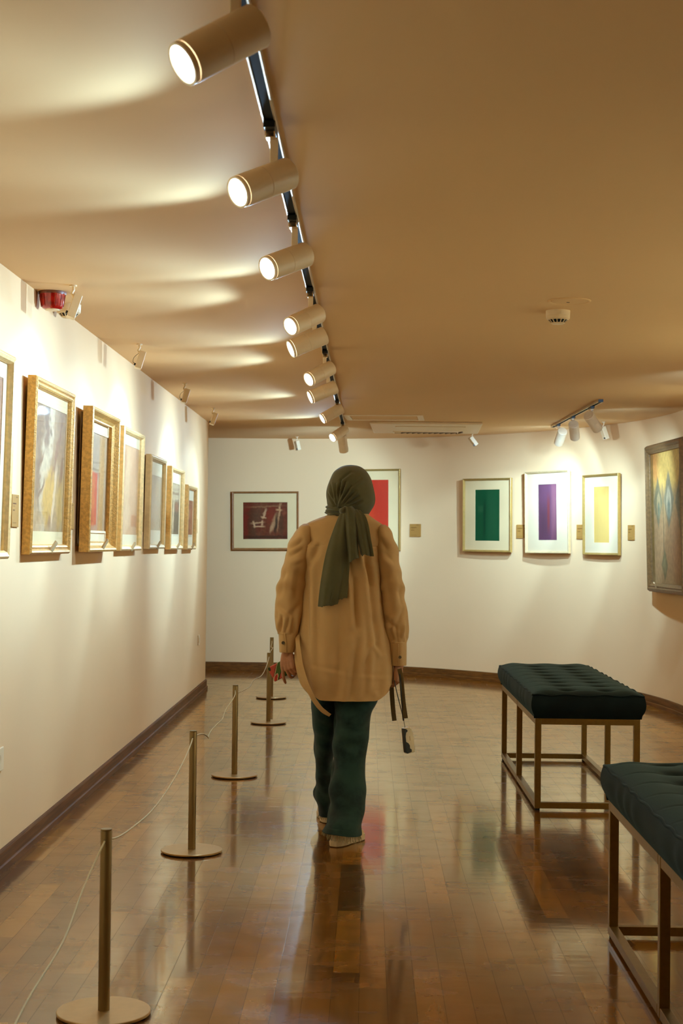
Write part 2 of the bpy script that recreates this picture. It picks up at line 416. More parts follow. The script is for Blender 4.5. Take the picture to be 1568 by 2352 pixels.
# left wall: local x = +Y, y = up, z = +X
RL = Matrix(((0, 0, 1), (1, 0, 0), (0, 1, 0)))
def left_pic(xa, xb, ta, tb, ba, bb, t, tilt, **kw):
    """near outer edge px xa (front of moulding), far edge px xb; top/bottom y at near and far edges"""
    X = XW + t
    p1, p2 = on_x(xa, ta, X), on_x(xb, tb, X); q1, q2 = on_x(xa, ba, X), on_x(xb, bb, X)
    y0, y1 = (p1.y + q1.y) / 2, (p2.y + q2.y) / 2
    ztop, zbot = (p1.z + p2.z) / 2, (q1.z + q2.z) / 2
    w, h = y1 - y0, ztop - zbot
    r = RL @ Matrix.Rotation(math.radians(tilt), 3, 'X')
    return picture((XW + 0.003 + math.sin(math.radians(tilt)) * h / 2, (y0 + y1) / 2, (ztop + zbot) / 2), r, w, h, **kw), (y0, y1, zbot, ztop)

T = lambda *c: lin(c)
art = {}
art['sheet_brown'] = paint_mat('art_brown_study', T(170, 140, 112), [('e', .5, .6, .3, .3, 20, T(200, 180, 150), .5, .4, .8), ('e', .3, .3, .25, .2, 0, T(150, 112, 84), .5, .4, .8)])
art['branches'] = paint_mat('art_grey_branches', T(168, 152, 124), [
    ('r', .42, .52, .13, .60, -10, T(205, 204, 188), .30, .35, .95), ('e', .22, .84, .14, .16, 20, T(146, 126, 100), .4, .4, .9), ('e', .44, .86, .07, .22, 5, T(128, 104, 82), .5, .35, .85),
    ('e', .86, .80, .10, .26, -8, T(158, 136, 104), .5, .4, .8), ('e', .24, .46, .05, .32, 6, T(150, 132, 112), .5, .2, .9), ('e', .55, .27, .16, .22, -16, T(202, 176, 96), .35, .22, .95), ('e', .62, .32, .10, .16, 0, T(206, 180, 104), .5, .2, .8),
    ('e', .88, .22, .12, .20, 0, T(200, 178, 108), .5, .25, .85), ('r', .70, .28, .03, .24, -12, T(214, 206, 184), .4, .12, .9), ('e', .75, .66, .035, .28, -28, T(146, 112, 88), .6, .25, .8), ('e', .90, .52, .03, .18, -20, T(146, 112, 88), .6, .25, .7),
    ('e', .58, .09, .05, .07, 0, T(152, 124, 98), .5, .2, .8), ('e', .35, .35, .10, .02, 40, T(138, 110, 86), .5, .2, .8), ('e', .30, .56, .10, .02, 35, T(138, 110, 86), .5, .2, .7), ('e', .2, .1, .2, .12, 0, T(196, 182, 150), .5, .3, .7)], grain=.10)
art['redblock'] = paint_mat('art_grey_red', T(176, 168, 152), [('r', .36, .74, .44, .22, 0, T(164, 158, 148), .2, .1, .9), ('r', .45, .63, .5, .012, 0, T(132, 118, 100), .3, .02, .8), ('r', .32, .33, .30, .27, 0, T(196, 112, 84), .06, .05, .95),
    ('r', .20, .42, .14, .16, 0, T(188, 84, 72), .3, .2, .9), ('r', .42, .30, .10, .24, 0, T(204, 142, 84), .4, .2, .85), ('e', .32, .13, .16, .08, 20, T(170, 84, 66), .5, .3, .8), ('r', .78, .45, .10, .55, 0, T(178, 154, 108), .15, .03, .85), ('e', .15, .8, .1, .2, 0, T(190, 160, 116), .5, .3, .7)], grain=.08)
art['pink'] = paint_mat('art_pale_figures', T(206, 182, 154), [('e', .24, .80, .12, .16, 0, T(180, 146, 118), .5, .12, .8), ('e', .78, .78, .14, .18, 0, T(196, 166, 134), .5, .15, .7), ('e', .42, .52, .12, .44, -4, T(216, 202, 178), .5, .2, .85), ('r', .80, .16, .14, .065, 0, T(190, 142, 104), .2, .03, .9),
    ('e', .40, .16, .20, .12, 30, T(222, 208, 186), .6, .3, .8), ('e', .15, .4, .1, .3, 0, T(196, 172, 146), .6, .2, .6)], grain=.05)
art['pale'] = paint_mat('art_pale_grey', T(196, 192, 172), [('e', .4, .8, .4, .16, 0, T(204, 192, 156), .6, .3, .8), ('e', .5, .4, .2, .4, 10, T(208, 206, 192), .6, .3, .7), ('e', .3, .12, .3, .10, 0, T(204, 186, 152), .6, .3, .6)], grain=.05)
art['grove'] = paint_mat('art_dark_grove', T(150, 138, 108), [('r', .5, .82, .5, .16, 0, T(186, 182, 160), .2, .05, .9), ('r', .5, .80, .5, .025, 0, T(134, 110, 84), .4, .05, .9), ('r', .5, .32, .5, .30, 0, T(116, 108, 82), .2, .1, .85), ('e', .44, .35, .07, .36, -6, T(206, 198, 172), .4, .2, .9), ('e', .75, .55, .2, .12, 0, T(160, 122, 88), .5, .3, .8), ('e', .2, .3, .08, .25, 10, T(180, 168, 140), .5, .2, .8)], grain=.14)
art['ochre'] = paint_mat('art_ochre_figure', T(188, 142, 100), [('e', .5, .62, .16, .24, 0, T(206, 172, 134), .5, .2, .9), ('e', .5, .25, .2, .2, 0, T(160, 108, 72), .5, .2, .8), ('e', .5, .86, .3, .12, 0, T(176, 128, 92), .5, .3, .8)], grain=.10)
art['crimson'] = paint_mat('art_crimson_abstract', T(104, 50, 30), [
    ('e', .10, .5, .12, .45, 0, T(118, 42, 28), .5, .2, .9), ('e', .62, .66, .10, .22, 0, T(126, 44, 26), .5, .3, .8), ('r', .20, .35, .10, .34, 0, T(84, 58, 36), .4, .2, .8), ('e', .28, .62, .16, .2, 0, T(88, 58, 36), .5, .3, .8), ('r', .5, .06, .5, .04, 0, T(70, 40, 24), .5, .1, .9),
    ('e', .48, .70, .035, .13, -14, T(196, 176, 150), .5, .12, .95), ('e', .46, .60, .06, .03, -20, T(206, 184, 156), .5, .12, .95), ('r', .33, .44, .13, .02, 4, T(190, 168, 138), .5, .08, .9), ('r', .25, .40, .018, .08, 12, T(206, 186, 156), .4, .08, .95), ('r', .43, .43, .022, .07, -4, T(200, 176, 148), .4, .08, .95), ('r', .36, .34, .11, .016, -3, T(210, 190, 160), .5, .06, .95),
    ('e', .70, .46, .05, .22, -12, T(176, 152, 122), .5, .12, .9), ('e', .64, .30, .03, .14, -14, T(184, 160, 130), .5, .1, .8), ('r', .82, .74, .018, .20, -6, T(196, 170, 138), .5, .08, .9), ('r', .80, .78, .06, .022, -8, T(196, 166, 132), .5, .08, .9), ('r', .79, .50, .012, .24, -4, T(176, 148, 118), .5, .06, .8),
    ('e', .74, .42, .035, .24, -4, T(58, 44, 28), .5, .1, .9), ('e', .86, .40, .05, .3, 0, T(84, 60, 38), .5, .1, .8), ('r', .5, .88, .35, .02, 2, T(150, 118, 88), .7, .1, .7), ('e', .92, .72, .05, .1, 0, T(140, 84, 62), .5, .15, .7)], grain=.12, tint=T(112, 66, 42), gscale=(4, 3, 3))
art['red'] = paint_mat('art_red_field', T(202, 58, 30), [('e', .25, .15, .5, .3, 0, T(214, 92, 56), .8, .2, .8), ('r', .78, .5, .25, .5, 0, T(190, 52, 28), .8, .1, .6)], grain=.04, gscale=(6, 1, 3), rough=.5)
art['green'] = paint_mat('art_green_field', T(18, 92, 64), [('r', .38, .42, .05, .36, -2, T(14, 74, 54), .5, .04, .9), ('r', .70, .5, .20, .48, 0, T(36, 104, 76), .6, .05, .6), ('r', .22, .62, .10, .06, 0, T(44, 112, 82), .4, .05, .6)], grain=.05, gscale=(7, 1, 3), rough=.5)
art['purple'] = paint_mat('art_purple_field', T(106, 78, 120), [('r', .86, .55, .14, .5, 0, T(140, 104, 136), .8, .05, .8), ('r', .30, .30, .25, .3, 0, T(82, 62, 86), .8, .1, .6), ('r', .55, .47, .06, .27, 0, T(134, 62, 52), .6, .06, .55)], grain=.06, gscale=(7, 1, 3), rough=.45)
art['yellow'] = paint_mat('art_yellow_field', T(226, 214, 136), [('r', .5, .5, .36, .46, 0, T(222, 212, 140), .5, .05, .8), ('e', .4, .9, .4, .08, 0, T(214, 196, 122), .7, .2, .5)], grain=.025, gscale=(5, 1, 3))
art['shields'] = paint_mat('art_spires', T(150, 130, 98), [
    ('r', .5, .90, .5, .18, 0, T(196, 164, 96), .3, .15, .9), ('r', .10, .92, .14, .14, 0, T(188, 132, 78), .5, .2, .9), ('r', .5, .30, .5, .25, 0, T(166, 132, 102), .6, .2, .6), ('r', .03, .5, .045, .5, 0, T(112, 92, 52), .4, .03, .9),
    ('d', .22, .62, .14, .20, 0, T(112, 110, 92), .15, .05, .9), ('d', .56, .63, .16, .22, 0, T(118, 116, 102), .15, .05, .9), ('e', .24, .60, .06, .10, 0, T(160, 146, 116), .2, .04, .9), ('e', .24, .56, .035, .06, 0, T(110, 118, 104), .25, .04, .9), ('e', .56, .61, .08, .11, 0, T(172, 166, 148), .2, .04, .9), ('e', .56, .56, .045, .07, 0, T(116, 126, 118), .25, .04, .9),
    ('r', .38, .42, .012, .3, 0, T(112, 98, 76), .5, .03, .8), ('d', .40, .14, .10, .12, 0, T(116, 112, 86), .2, .05, .9), ('d', .40, .14, .05, .07, 0, T(140, 134, 104), .3, .04, .8), ('d', .9, .6, .14, .22, 0, T(116, 114, 98), .15, .05, .9), ('e', .75, .3, .12, .2, 0, T(160, 126, 100), .7, .2, .6)], grain=.12, gscale=(4, 4, 3), gallery=(0.80, 0.56))

left_boxes = []
def LP(*a, **k):
    r, bx = left_pic(*a, **k); left_boxes.append(bx); return r
LP(-120, 20.5, 740, 822, 1296, 1277, 0.034, 1.2, prof=PROF_SLIM, art=(0.68, 0.60), artmat=art['sheet_brown'], framemat=M['giltpale'], matmat=M['matwhite'], label='pale framed picture cut off by the left edge of the photo')
LP(70, 160, 855, 908, 1277, 1268, 0.036, 1.3, prof=PROF_WIDE, art=(0.72, 0.545), artmat=art['branches'], framemat=M['gilt'], matmat=M['mat'], label='wide carved gilt frame around a grey and ochre abstract with branch shapes')
LP(204, 267, 928, 963, 1267.5, 1266, 0.066, 1.0, prof=PROF_DEEP, art=(0.72, 0.50), artmat=art['redblock'], framemat=M['gilt'], matmat=M['matwhite'], slip=(0.012, M['matwhite']), label='deep gilt frame standing off the wall, grey picture with a red block')
LP(277, 323.8, 975, 999, 1264, 1265, 0.034, 1.0, prof=PROF_SLIM, art=(0.76, 0.52), artmat=art['pink'], framemat=M['giltpale'], matmat=M['matwhite'], label='pale silver-gilt frame around a pinkish sheet with faint upright figures')
LP(341.5, 377, 1042, 1056, 1262, 1259, 0.034, 0.8, prof=PROF_SLIM, art=(0.62, 0.36), artmat=art['pale'], framemat=M['silverleaf'], matmat=M['matwhite'], label='pale framed picture of a washed-out grey-green sheet, plain wide mat')
LP(390, 419, 1067, 1082, 1262, 1261.7, 0.034, 0.8, prof=PROF_SLIM, art=(0.56, 0.37), artmat=art['grove'], framemat=M['giltpale'], matmat=M['matwhite'], label='second picture from the far end of the left wall, dark olive grove-like sheet')
LP(428.5, 449, 1112, 1119, 1261.7, 1261.7, 0.034, 0.8, prof=PROF_SLIM, art=(0.48, 0.27), artmat=art['ochre'], framemat=M['giltpale'], matmat=M['matwhite'], label='smallest and farthest picture on the left wall, ochre sheet')

# curved back wall
def on_curve(px, py):
    """point where the pixel's ray meets the curved wall, with the wall's tangent there"""
    d = _ray(px, py)
    for i in range(len(curve) - 1):
        a, b = Vector(curve[i]), Vector(curve[i + 1]); e = b - a
        den = d.x * e.y - d.y * e.x
        if abs(den) < 1e-9: continue
        s = (a.x * e.y - a.y * e.x) / den; u = (a.x * d.y - a.y * d.x) / den
        if s > 0 and -1e-6 <= u <= 1.000001: return CAMLOC + d * s, e.normalized()
def wall_rot(t2, tilt=0.0, roll=0.0):
    xr = Vector((t2.x, t2.y, 0)); zo = Vector((t2.y, -t2.x, 0)); up = Vector((0, 0, 1))
    m = Matrix((xr, up, zo)).transposed()
    return m @ Matrix.Rotation(math.radians(roll), 3, 'Z') @ Matrix.Rotation(math.radians(tilt), 3, 'X')
def back_pic(x0, x1, y0, y1, tilt=1.0, roll=0.0, lift=0.0, **kw):
    a, _ = on_curve(x0, (y0 + y1) / 2); b, _ = on_curve(x1, (y0 + y1) / 2); c, _t = on_curve((x0 + x1) / 2, (y0 + y1) / 2)
    ch = Vector((b.x - a.x, b.y - a.y)); t2 = ch.normalized(); mid = (a + b) / 2
    zt, _ = on_curve((x0 + x1) / 2, y0); zb, _ = on_curve((x0 + x1) / 2, y1)
    h = zt.z - zb.z; n = Vector((t2.y, -t2.x, 0))
    return picture(Vector((mid.x, mid.y, (zt.z + zb.z) / 2)) + n * (0.004 + lift + math.sin(math.radians(abs(tilt))) * h / 2), wall_rot(t2, tilt, roll), ch.length, h, **kw)
back_pic(533, 686, 1129, 1263, 0.6, 0.75, prof=PROF_THIN, art=(0.452, 0.375), artmat=art['crimson'], framemat=M['brownwood'], matmat=M['mat'], tab=False, label='brown wooden frame around a dark crimson abstract with white strokes')
back_pic(793, 920.5, 1078, 1264, 0.6, 0.4, prof=PROF_THIN, art=(0.335, 0.60), artmat=art['red'], framemat=M['goldthin'], matmat=M['mat'], tab=False, label='thin gold frame around a plain red sheet, half hidden behind the woman')
back_pic(1069, 1179.5, 1099, 1268, 0.8, -0.2, prof=PROF_THIN, art=(0.295, 0.49), artmat=art['green'], framemat=M['goldthin'], matmat=M['mat'], tab=False, lift=0.012, label='gold frame around a plain green sheet')
back_pic(1213.5, 1314, 1082, 1271, 0.8, 0.35, prof=PROF_THIN, art=(0.25, 0.515), artmat=art['purple'], framemat=M['silverleaf'], matmat=M['matwhite'], tab=False, lift=0.012, label='silver frame around a plain purple sheet')
back_pic(1346.5, 1429, 1089.5, 1275, 0.8, 0.0, prof=PROF_THIN, art=(0.235, 0.49), artmat=art['yellow'], framemat=M['goldthin'], matmat=M['matwhite'], tab=False, lift=0.008, label='gold frame around a plain pale yellow sheet')
# large painting on the right wall, cut off by the edge of the photo
pa, ta_ = on_curve(1507.5, 1190)
rp_w, rp_h = 1.15, 1.23
t2 = Vector((0.052, -0.9986)).normalized()
pc = Vector((pa.x, pa.y, 0)) + Vector((t2.x, t2.y, 0)) * (rp_w / 2)
pbz = on_y(1508, 1025, pa.y).z; pbb = on_y(1511, 1358, pa.y).z
rp_h = pbz - pbb
pc = pc + Vector((t2.y, -t2.x, 0)) * 0.03; pc.z = (pbz + pbb) / 2
picture(pc, wall_rot(t2, 1.6), rp_w, rp_h, prof=PROF_BIG, art=(rp_w - 0.15, rp_h - 0.15), artmat=art['shields'], framemat=M['oldbronze'], matmat=None, glass=False, z_in=0.03, tab=True, mirror_tab=-0.26, label='large bronze-framed painting of blue-grey spires at the right edge')

# ------------------------------------------------------------------ wall captions
def bars(rows):
    return [('r', c[0], c[1], c[2], c[3], 0, lin((104, 66, 24)), .4, .012, c[4]) for c in rows]
M['card'] = paint_mat('caption_card', lin((178, 138, 74)), bars([(.36, .72, .24, .022, .9), (.28, .64, .14, .012, .5), (.27, .515, .14, .02, .8), (.70, .92, .12, .02, .6), (.38, .13, .26, .016, .45)]), grain=.03, rough=.6, gallery=(0.82, 0.66))
def caption(loc, rot, w, h, label):
    r = MB().box((0, 0, 0.003), (w, h, 0.006)).build('caption_card', M['card'], None, bevel=0.0008, segs=1)
    r.matrix_world = Matrix.Translation(loc) @ rot.to_4x4()
    return tag(r, label, 'label', 'wall captions beside the pictures')
for (xr, yt, yb, lab) in [(40, 1137, 1211, 'tan caption card between the cut-off picture and the branch abstract'), (167, 1156, 1215, 'tan caption card between the carved gilt frame and the deep gilt frame'),
                          (327, 1176, 1222, 'tan caption card beside the pinkish picture with upright figures'), (379, 1183, 1223, 'tan caption card beside the washed-out grey-green picture'),
                          (420, 1189, 1225, 'tan caption card beside the dark olive picture'), (451.5, 1192, 1225, 'farthest tan caption card on the left wall, past the ochre picture')]:
    a = on_x(xr, yt, XW); b = on_x(xr, yb, XW)
    caption(Vector((XW + 0.001, a.y - 0.06, (a.z + b.z) / 2)), RL, 0.12, a.z - b.z, lab)
for (x0, x1, yt, yb, lab) in [(941.5, 967, 1203.5, 1233, 'tan caption card right of the red picture'), (1187, 1209, 1205, 1236, 'tan caption card between the green and purple pictures'),
                              (1325, 1347, 1205, 1238, 'tan caption card between the purple and yellow pictures'), (1443, 1458, 1206, 1240.5, 'tan caption card right of the yellow picture')]:
    a, t_ = on_curve((x0 + x1) / 2, yt); b, _ = on_curve((x0 + x1) / 2, yb)
    p0, _ = on_curve(x0, yt); p1, _ = on_curve(x1, yt)
    m_ = Vector(((p0.x + p1.x) / 2, (p0.y + p1.y) / 2, (a.z + b.z) / 2)); ch = Vector((p1.x - p0.x, p1.y - p0.y)); t_ = ch.normalized()
    caption(m_ + Vector((t_.y, -t_.x, 0)) * 0.002, wall_rot(t_), ch.length, a.z - b.z, lab)

# ------------------------------------------------------------------ ceiling track and spotlights
def track(name, p0, p1, label):
    p0, p1 = Vector(p0), Vector(p1); d = (p1 - p0); L = d.length; ang = math.atan2(d.y, d.x)
    r = empty(name, (p0 + p1) / 2, Matrix.Rotation(ang, 3, 'Z'), label, 'light track')
    mb = MB()
    mb.box((0, 0, -0.003), (L, 0.034, 0.006)); mb.box((0, 0.0145, -0.012), (L, 0.005, 0.014)); mb.box((0, -0.0145, -0.012), (L, 0.005, 0.014))
    mb.build('channel', M['alu'], r, bevel=0.0008, segs=1)
    mb = MB(); mb.box((0, 0, -0.0095), (L - 0.002, 0.0235, 0.007)); mb.build('conductor_strip', M['blackmatte'], r)
    for s in (-1, 1): MB().box((s * (L / 2 + 0.004), 0, -0.010), (0.008, 0.035, 0.020)).build('end_cap', M['black'], r)
    return r
TRK = [(-0.262, 1.9), (-0.232, 13.42)]
def trk_x(y): return TRK[0][0] + (TRK[1][0] - TRK[0][0]) * (y - TRK[0][1]) / (TRK[1][1] - TRK[0][1])
track('ceiling_track', (*TRK[0], ZC), (*TRK[1], ZC), 'long ceiling track running down the hall with lit spotlights')
track('ceiling_track', (1.618, 13.45, ZC), (1.673, 11.05, ZC), 'short black ceiling track near the curved wall, three spotlights')
def spotlight(mount, pivot, axis, label, group, lit=True, along=(0, 1, 0), core=1.0, spill=1.0, core_deg=58, L=0.172, R=0.041, aim=None):
    """mount on the track, pivot on the can's axis, axis points out of the lens"""
    axis = Vector(axis).normalized(); mount = Vector(mount); pivot = Vector(pivot)
    r = empty('track_spotlight', mount, None, label, 'spotlight', group)
    o = mount; pv = pivot - o
    al = Vector(along)
    ra = Vector((0, 1, 0)).rotation_difference(al).to_matrix()
    MB().box((0, 0, -0.026), (0.030, 0.125, 0.018), ra).build('adapter', M['black'], r, bevel=0.002)
    MB().box(ra @ Vector((0, -0.012, -0.043)), (0.026, 0.045, 0.018), ra).build('connector', M['chrome'], r, bevel=0.003)
    top = Vector((pv.x, pv.y, -0.045)); bot = Vector((pv.x, pv.y, pv.z + R * 0.55))
    MB().box((top + bot) / 2, (0.020, 0.012, abs(top.z - bot.z))).build('stem', M['cream'], r, bevel=0.002)
    b = pv - axis * (0.30 * L)                      # rear of the can
    prof = [(0.0, 0.001), (R * 0.30, 0.001), (R * 0.30, 0.0), (R * 0.42, 0.0), (R * 0.42, 0.0018), (R * 0.55, 0.0018), (R * 0.55, 0.0), (R * 0.68, 0.0), (R * 0.68, 0.0018), (R * 0.80, 0.0018), (R * 0.80, 0.0), (R - 0.003, 0.0), (R, 0.003),
            (R, L * 0.50), (R - 0.0012, L * 0.505), (R, L * 0.51), (R, L * 0.93), (R - 0.003, L * 0.935)]
    body = MB().lathe(prof, 40, axis, b).build('can', M['cream'], r, smooth=True, angle=35)
    MB().lathe([(R - 0.002, L * 0.935), (R - 0.001, L * 0.94), (R - 0.001, L), (R - 0.006, L), (R - 0.007, L * 0.985)], 40, axis, b, cap=False).build('bezel', M['cream'], r, smooth=True, angle=35)
    MB().lathe([(R - 0.006, L * 0.965), (R - 0.006, L * 0.985), (0.012, L * 0.995)], 36, axis, b).build('lens', M['lens'] if lit else M['whiteplastic'], r, smooth=True, angle=30)
    if lit:
        face = b + axis * (L + 0.012)
        tgt = (Vector(aim) - o - face).normalized() if aim is not None else axis
        q = Vector((0, 0, -1)).rotation_difference(axis)
        for nm, P, deg, bl in (('beam', P_CORE * core, core_deg, 0.5), ('flood', P_MID * core, max(100, core_deg + 30), 0.9), ('spill', P_SPILL * spill, 138, 0.32)):
            ld = bpy.data.lights.new(nm, 'SPOT'); ld.energy = P; ld.color = LAMP; ld.spot_size = math.radians(deg); ld.spot_blend = bl; ld.shadow_soft_size = 0.028
            lo = bpy.data.objects.new(nm, ld); COL.objects.link(lo); lo.parent = r; lo.location = face
            lo.rotation_mode = 'QUATERNION'; lo.rotation_quaternion = Vector((0, 0, -1)).rotation_difference(axis if nm == 'spill' else tgt)
    return r
def lamp_from_px(lens, back, X=None, y=None, sign=-1, L=0.172):
    """pivot 30% along from the rear; the can's axis solved so that rear and lens fall where the photo shows them"""
    px = (back[0] + 0.3 * (lens[0] - back[0]), back[1] + 0.3 * (lens[1] - back[1]))
    P = on_x(*px, X) if X is not None else on_y(*px, y)
    d = _ray(*lens); dn = d.normalized(); w = CAMLOC - P; R_ = 0.70 * L
    b = w.dot(dn); c = w.dot(w) - R_ * R_; disc = max(b * b - c, 0.0)
    s = -b + sign * math.sqrt(disc)
    Q = CAMLOC + dn * s
    return P, (Q - P).normalized()
LAMPS = [((418, 148), (592, 58), 0.75, 0.8, 'nearest lit track spotlight, largest, cut by the top of the photo'), ((545, 442), (664, 398), 0.8, 0.9, 'second lit track spotlight from the camera'),
         ((613, 617), (703, 584), 0.85, 0.9, 'third lit track spotlight from the camera'), ((666, 750), (733, 719), 0.95, 1, 'fourth lit track spotlight, upper of the first overlapping pair'),
         ((673, 795), (743, 773), 0.9, 1, 'fifth lit track spotlight, lower of the first overlapping pair'), ((708, 872), (761, 844), 1.1, 1.1, 'sixth lit track spotlight, upper of the second overlapping pair'),
         ((715, 911), (769, 889), 1.15, 1.1, 'seventh lit track spotlight, lower of the second overlapping pair'), ((742, 960), (783, 938), 1.25, 1.2, 'eighth lit track spotlight, next to last along the long track'),
         ((758, 1008), (796, 984), 1.3, 1.2, 'farthest lit track spotlight on the long track')]
lamp_info = []
TURN = {4: (-0.86, -0.27, -0.40), 6: (-0.87, -0.24, -0.40), 7: (-0.82, -0.28, -0.50), 8: (-0.66, -0.55, -0.50)}     # the cans seen nearly side-on
for k_, (lens, back, c_, s_, lab) in enumerate(LAMPS):
    P, ax = lamp_from_px(lens, back, X=-0.248 if k_ < 8 else -0.238)
    if k_ in TURN: ax = Vector(TURN[k_]).normalized()
    lamp_info.append((P, ax))
    spotlight((trk_x(P.y), P.y, ZC), (P.x, P.y, P.z), ax, lab, 'spotlights on the long track', True, (0, 1, 0), c_, s_)
# the last one on the long track is turned the other way, to the end wall
e_ = on_y(640, 1150, 15.4)
P10 = Vector((-0.236, 13.33, 2.215))
spotlight((-0.236, 13.33, ZC), P10, (0.12, 0.55, -0.80), 'track spotlight behind the farthest lit one, turned away to the end wall', 'spotlights on the long track', True, (0, 1, 0), 1.6, 0.6, 72, aim=(-0.75, 15.4, 1.50))
for lens, back, yy, aim_, sp_, lab in [((1282.4, 1017.3), (1291.6, 990), 13.15, (1.25, 14.5, 1.38), 0.5, 'farthest of the three spotlights on the short track, leaning left'),
                            ((1320, 1005), (1316.6, 974), 12.35, (1.74, 13.8, 1.28), 0.35, 'middle of the three spotlights on the short track, hanging straight'),
                            ((1372, 984.7), (1350.8, 954), 11.45, (2.32, 12.7, 1.30), 0.25, 'nearest of the three spotlights on the short track, leaning right')]:
    P, ax = lamp_from_px(lens, back, y=yy, sign=1)
    tx = 1.673 + (1.618 - 1.673) * (yy - 11.05) / 2.4
    spotlight((tx, yy, ZC), P, ax, lab, 'spotlights on the short track', True, (0.0, 1, 0), 1.45, sp_, 52, aim=aim_)
# the painting's lamp out of view, then four unseen lamps added to brighten the room
spotlight((1.98, 8.7, ZC), (1.98, 8.7, 2.26), (0.12, 0.85, -0.32), 'track spotlight aimed at the large bronze-framed painting', 'spotlights beyond the photo', True, (0, 1, 0), 0.55, 0.0, 50, aim=(2.42, 11.6, 1.4))
for (x_, y_, w_) in ((2.12, 10.0, 'past the far end of the whole bench'), (1.86, 7.3, 'abreast of the near end of the whole bench'), (1.70, 5.6, 'between the two benches'), (1.55, 3.9, 'abreast of the nearer bench')):
    spotlight((x_, y_, ZC), (x_, y_, 2.26), (0.80, 0.25, -0.55), 'added unseen spotlight facing the right wall, ' + w_, 'spotlights beyond the photo', True, (0, 1, 0), 1.3 if y_ > 9 else 2.7, 0.0, 70, aim=(2.5, y_ + 0.5, 1.5))

# ------------------------------------------------------------------ small ceiling fittings
def sensor(px, py, label, lean=20, turn=0, h=0.095, w=0.036, d=0.075, loop=True):
    p = on_z(px, py, ZC)
    r = empty('box_sensor', p, Matrix.Rotation(math.radians(turn), 3, 'Z'), label, 'sensor', 'white box sensors under the ceiling')
    MB().lathe([(0.016, -0.006), (0.016, 0)], 20).build('ceiling_plate', M['whiteplastic'], r, smooth=True, angle=40)
    MB().tube([(0, 0, -0.004), (0.002, 0, -0.02), (-0.006, 0, -0.034), (0.004, 0, -0.056), (0.012, 0, -0.07)], 0.006, 8).build('bracket', M['whiteplastic'], r, smooth=True)
    rt = Matrix.Rotation(math.radians(lean), 3, 'Y')
    MB().box(Vector((0.006, 0, -0.055 - h / 2 + 0.015)), (w, d, h), rt).build('housing', M['whiteplastic'], r, bevel=0.003)
    c = Vector((0.006, 0, -0.055 - h / 2 + 0.015))
    MB().box(c + rt @ Vector((-w / 2 - 0.004, -d / 2 + 0.012, -h / 2 + 0.014)), (0.009, 0.012, 0.012), rt).build('cable_gland', M['black'], r)
    if loop:
        a = c + rt @ Vector((-w / 2 - 0.006, -d / 2 + 0.012, -h / 2 + 0.018))
        MB().tube([tuple(q) for q in spline([(-0.002, 0, -0.05), (-0.028, -0.015, -0.075), (-0.034, -0.025, -0.1), tuple(a)], 14)], 0.0013, 6).build('cable', M['wirec'], r, smooth=True)
    return r
sensor(168, 655, 'nearest white box sensor by the left wall, in front of the smoke detector', 18, 14, h=0.10, loop=False)
sensor(320, 790, 'second white box sensor along the left wall, with a cable loop', 16, 12)
sensor(424, 880, 'third white box sensor along the left wall', 16, 12)
sensor(489, 937, 'last white box sensor along the left wall, at the end of the wall', 18, 12, loop=False)
sensor(682, 1003, 'white box sensor on the end wall left of the woman', -14, 20, loop=False)
sensor(1085, 992, 'white box sensor below the end of the air conditioner', -38, 10, loop=False)
sensor(1386, 969, 'white box sensor behind the three short-track spotlights', -20, 10, h=0.11, loop=False)

def smoke(px, py, label):
    p = on_z(px, py, ZC)
    r = empty('smoke_detector', p, None, label, 'smoke detector')
    MB().lathe([(0.055, 0), (0.055, -0.001), (0.054, -0.022), (0.0535, -0.023), (0.054, -0.024), (0.053, -0.036), (0.046, -0.042)][::-1], 40).build('base', M['whiteplastic'], r, smooth=True, angle=30)
    MB().lathe([(0.030, -0.0545), (0.0415, -0.043), (0.0435, -0.040)], 40).build('chamber', M['blackmatte'], r, smooth=True, angle=30)
    mb = MB()
    for k in range(14):
        a = 2 * PI * k / 14
        rt = Matrix.Rotation(a, 3, 'Z') @ Matrix.Rotation(math.radians(-45), 3, 'Y')
        mb.box(Matrix.Rotation(a, 3, 'Z') @ Vector((0.0375, 0, -0.0485)), (0.018, 0.0035, 0.003), rt)
    mb.build('vent_rib', M['whiteplastic'], r)
    MB().lathe([(0.005, -0.0605), (0.026, -0.0600), (0.031, -0.0575), (0.031, -0.0545)], 40).build('cap', M['whiteplastic'], r, smooth=True, angle=35)
    return r
smoke(158, 700, 'white smoke detector by the left wall next to the red alarm beacon')
smoke(1281, 714, 'white smoke detector on the right half of the ceiling under the round plate')
# round blanking plate
p = on_z(1307, 691, ZC)
r = empty('ceiling_plate', p, None, 'round flat cover plate on the right half of the ceiling', 'ceiling plate')
MB().lathe([(0.0, -0.0035), (0.078, -0.003), (0.080, -0.001), (0.084, -0.0045), (0.090, -0.005), (0.0935, -0.003), (0.094, 0)], 56).build('disc', M['ceiling'], r, smooth=True, angle=30)
MB().box((-0.003, 0.02, -0.0042), (0.014, 0.004, 0.002), Matrix.Rotation(0.5, 3, 'Z')).build('screw', M['wirec'], r)
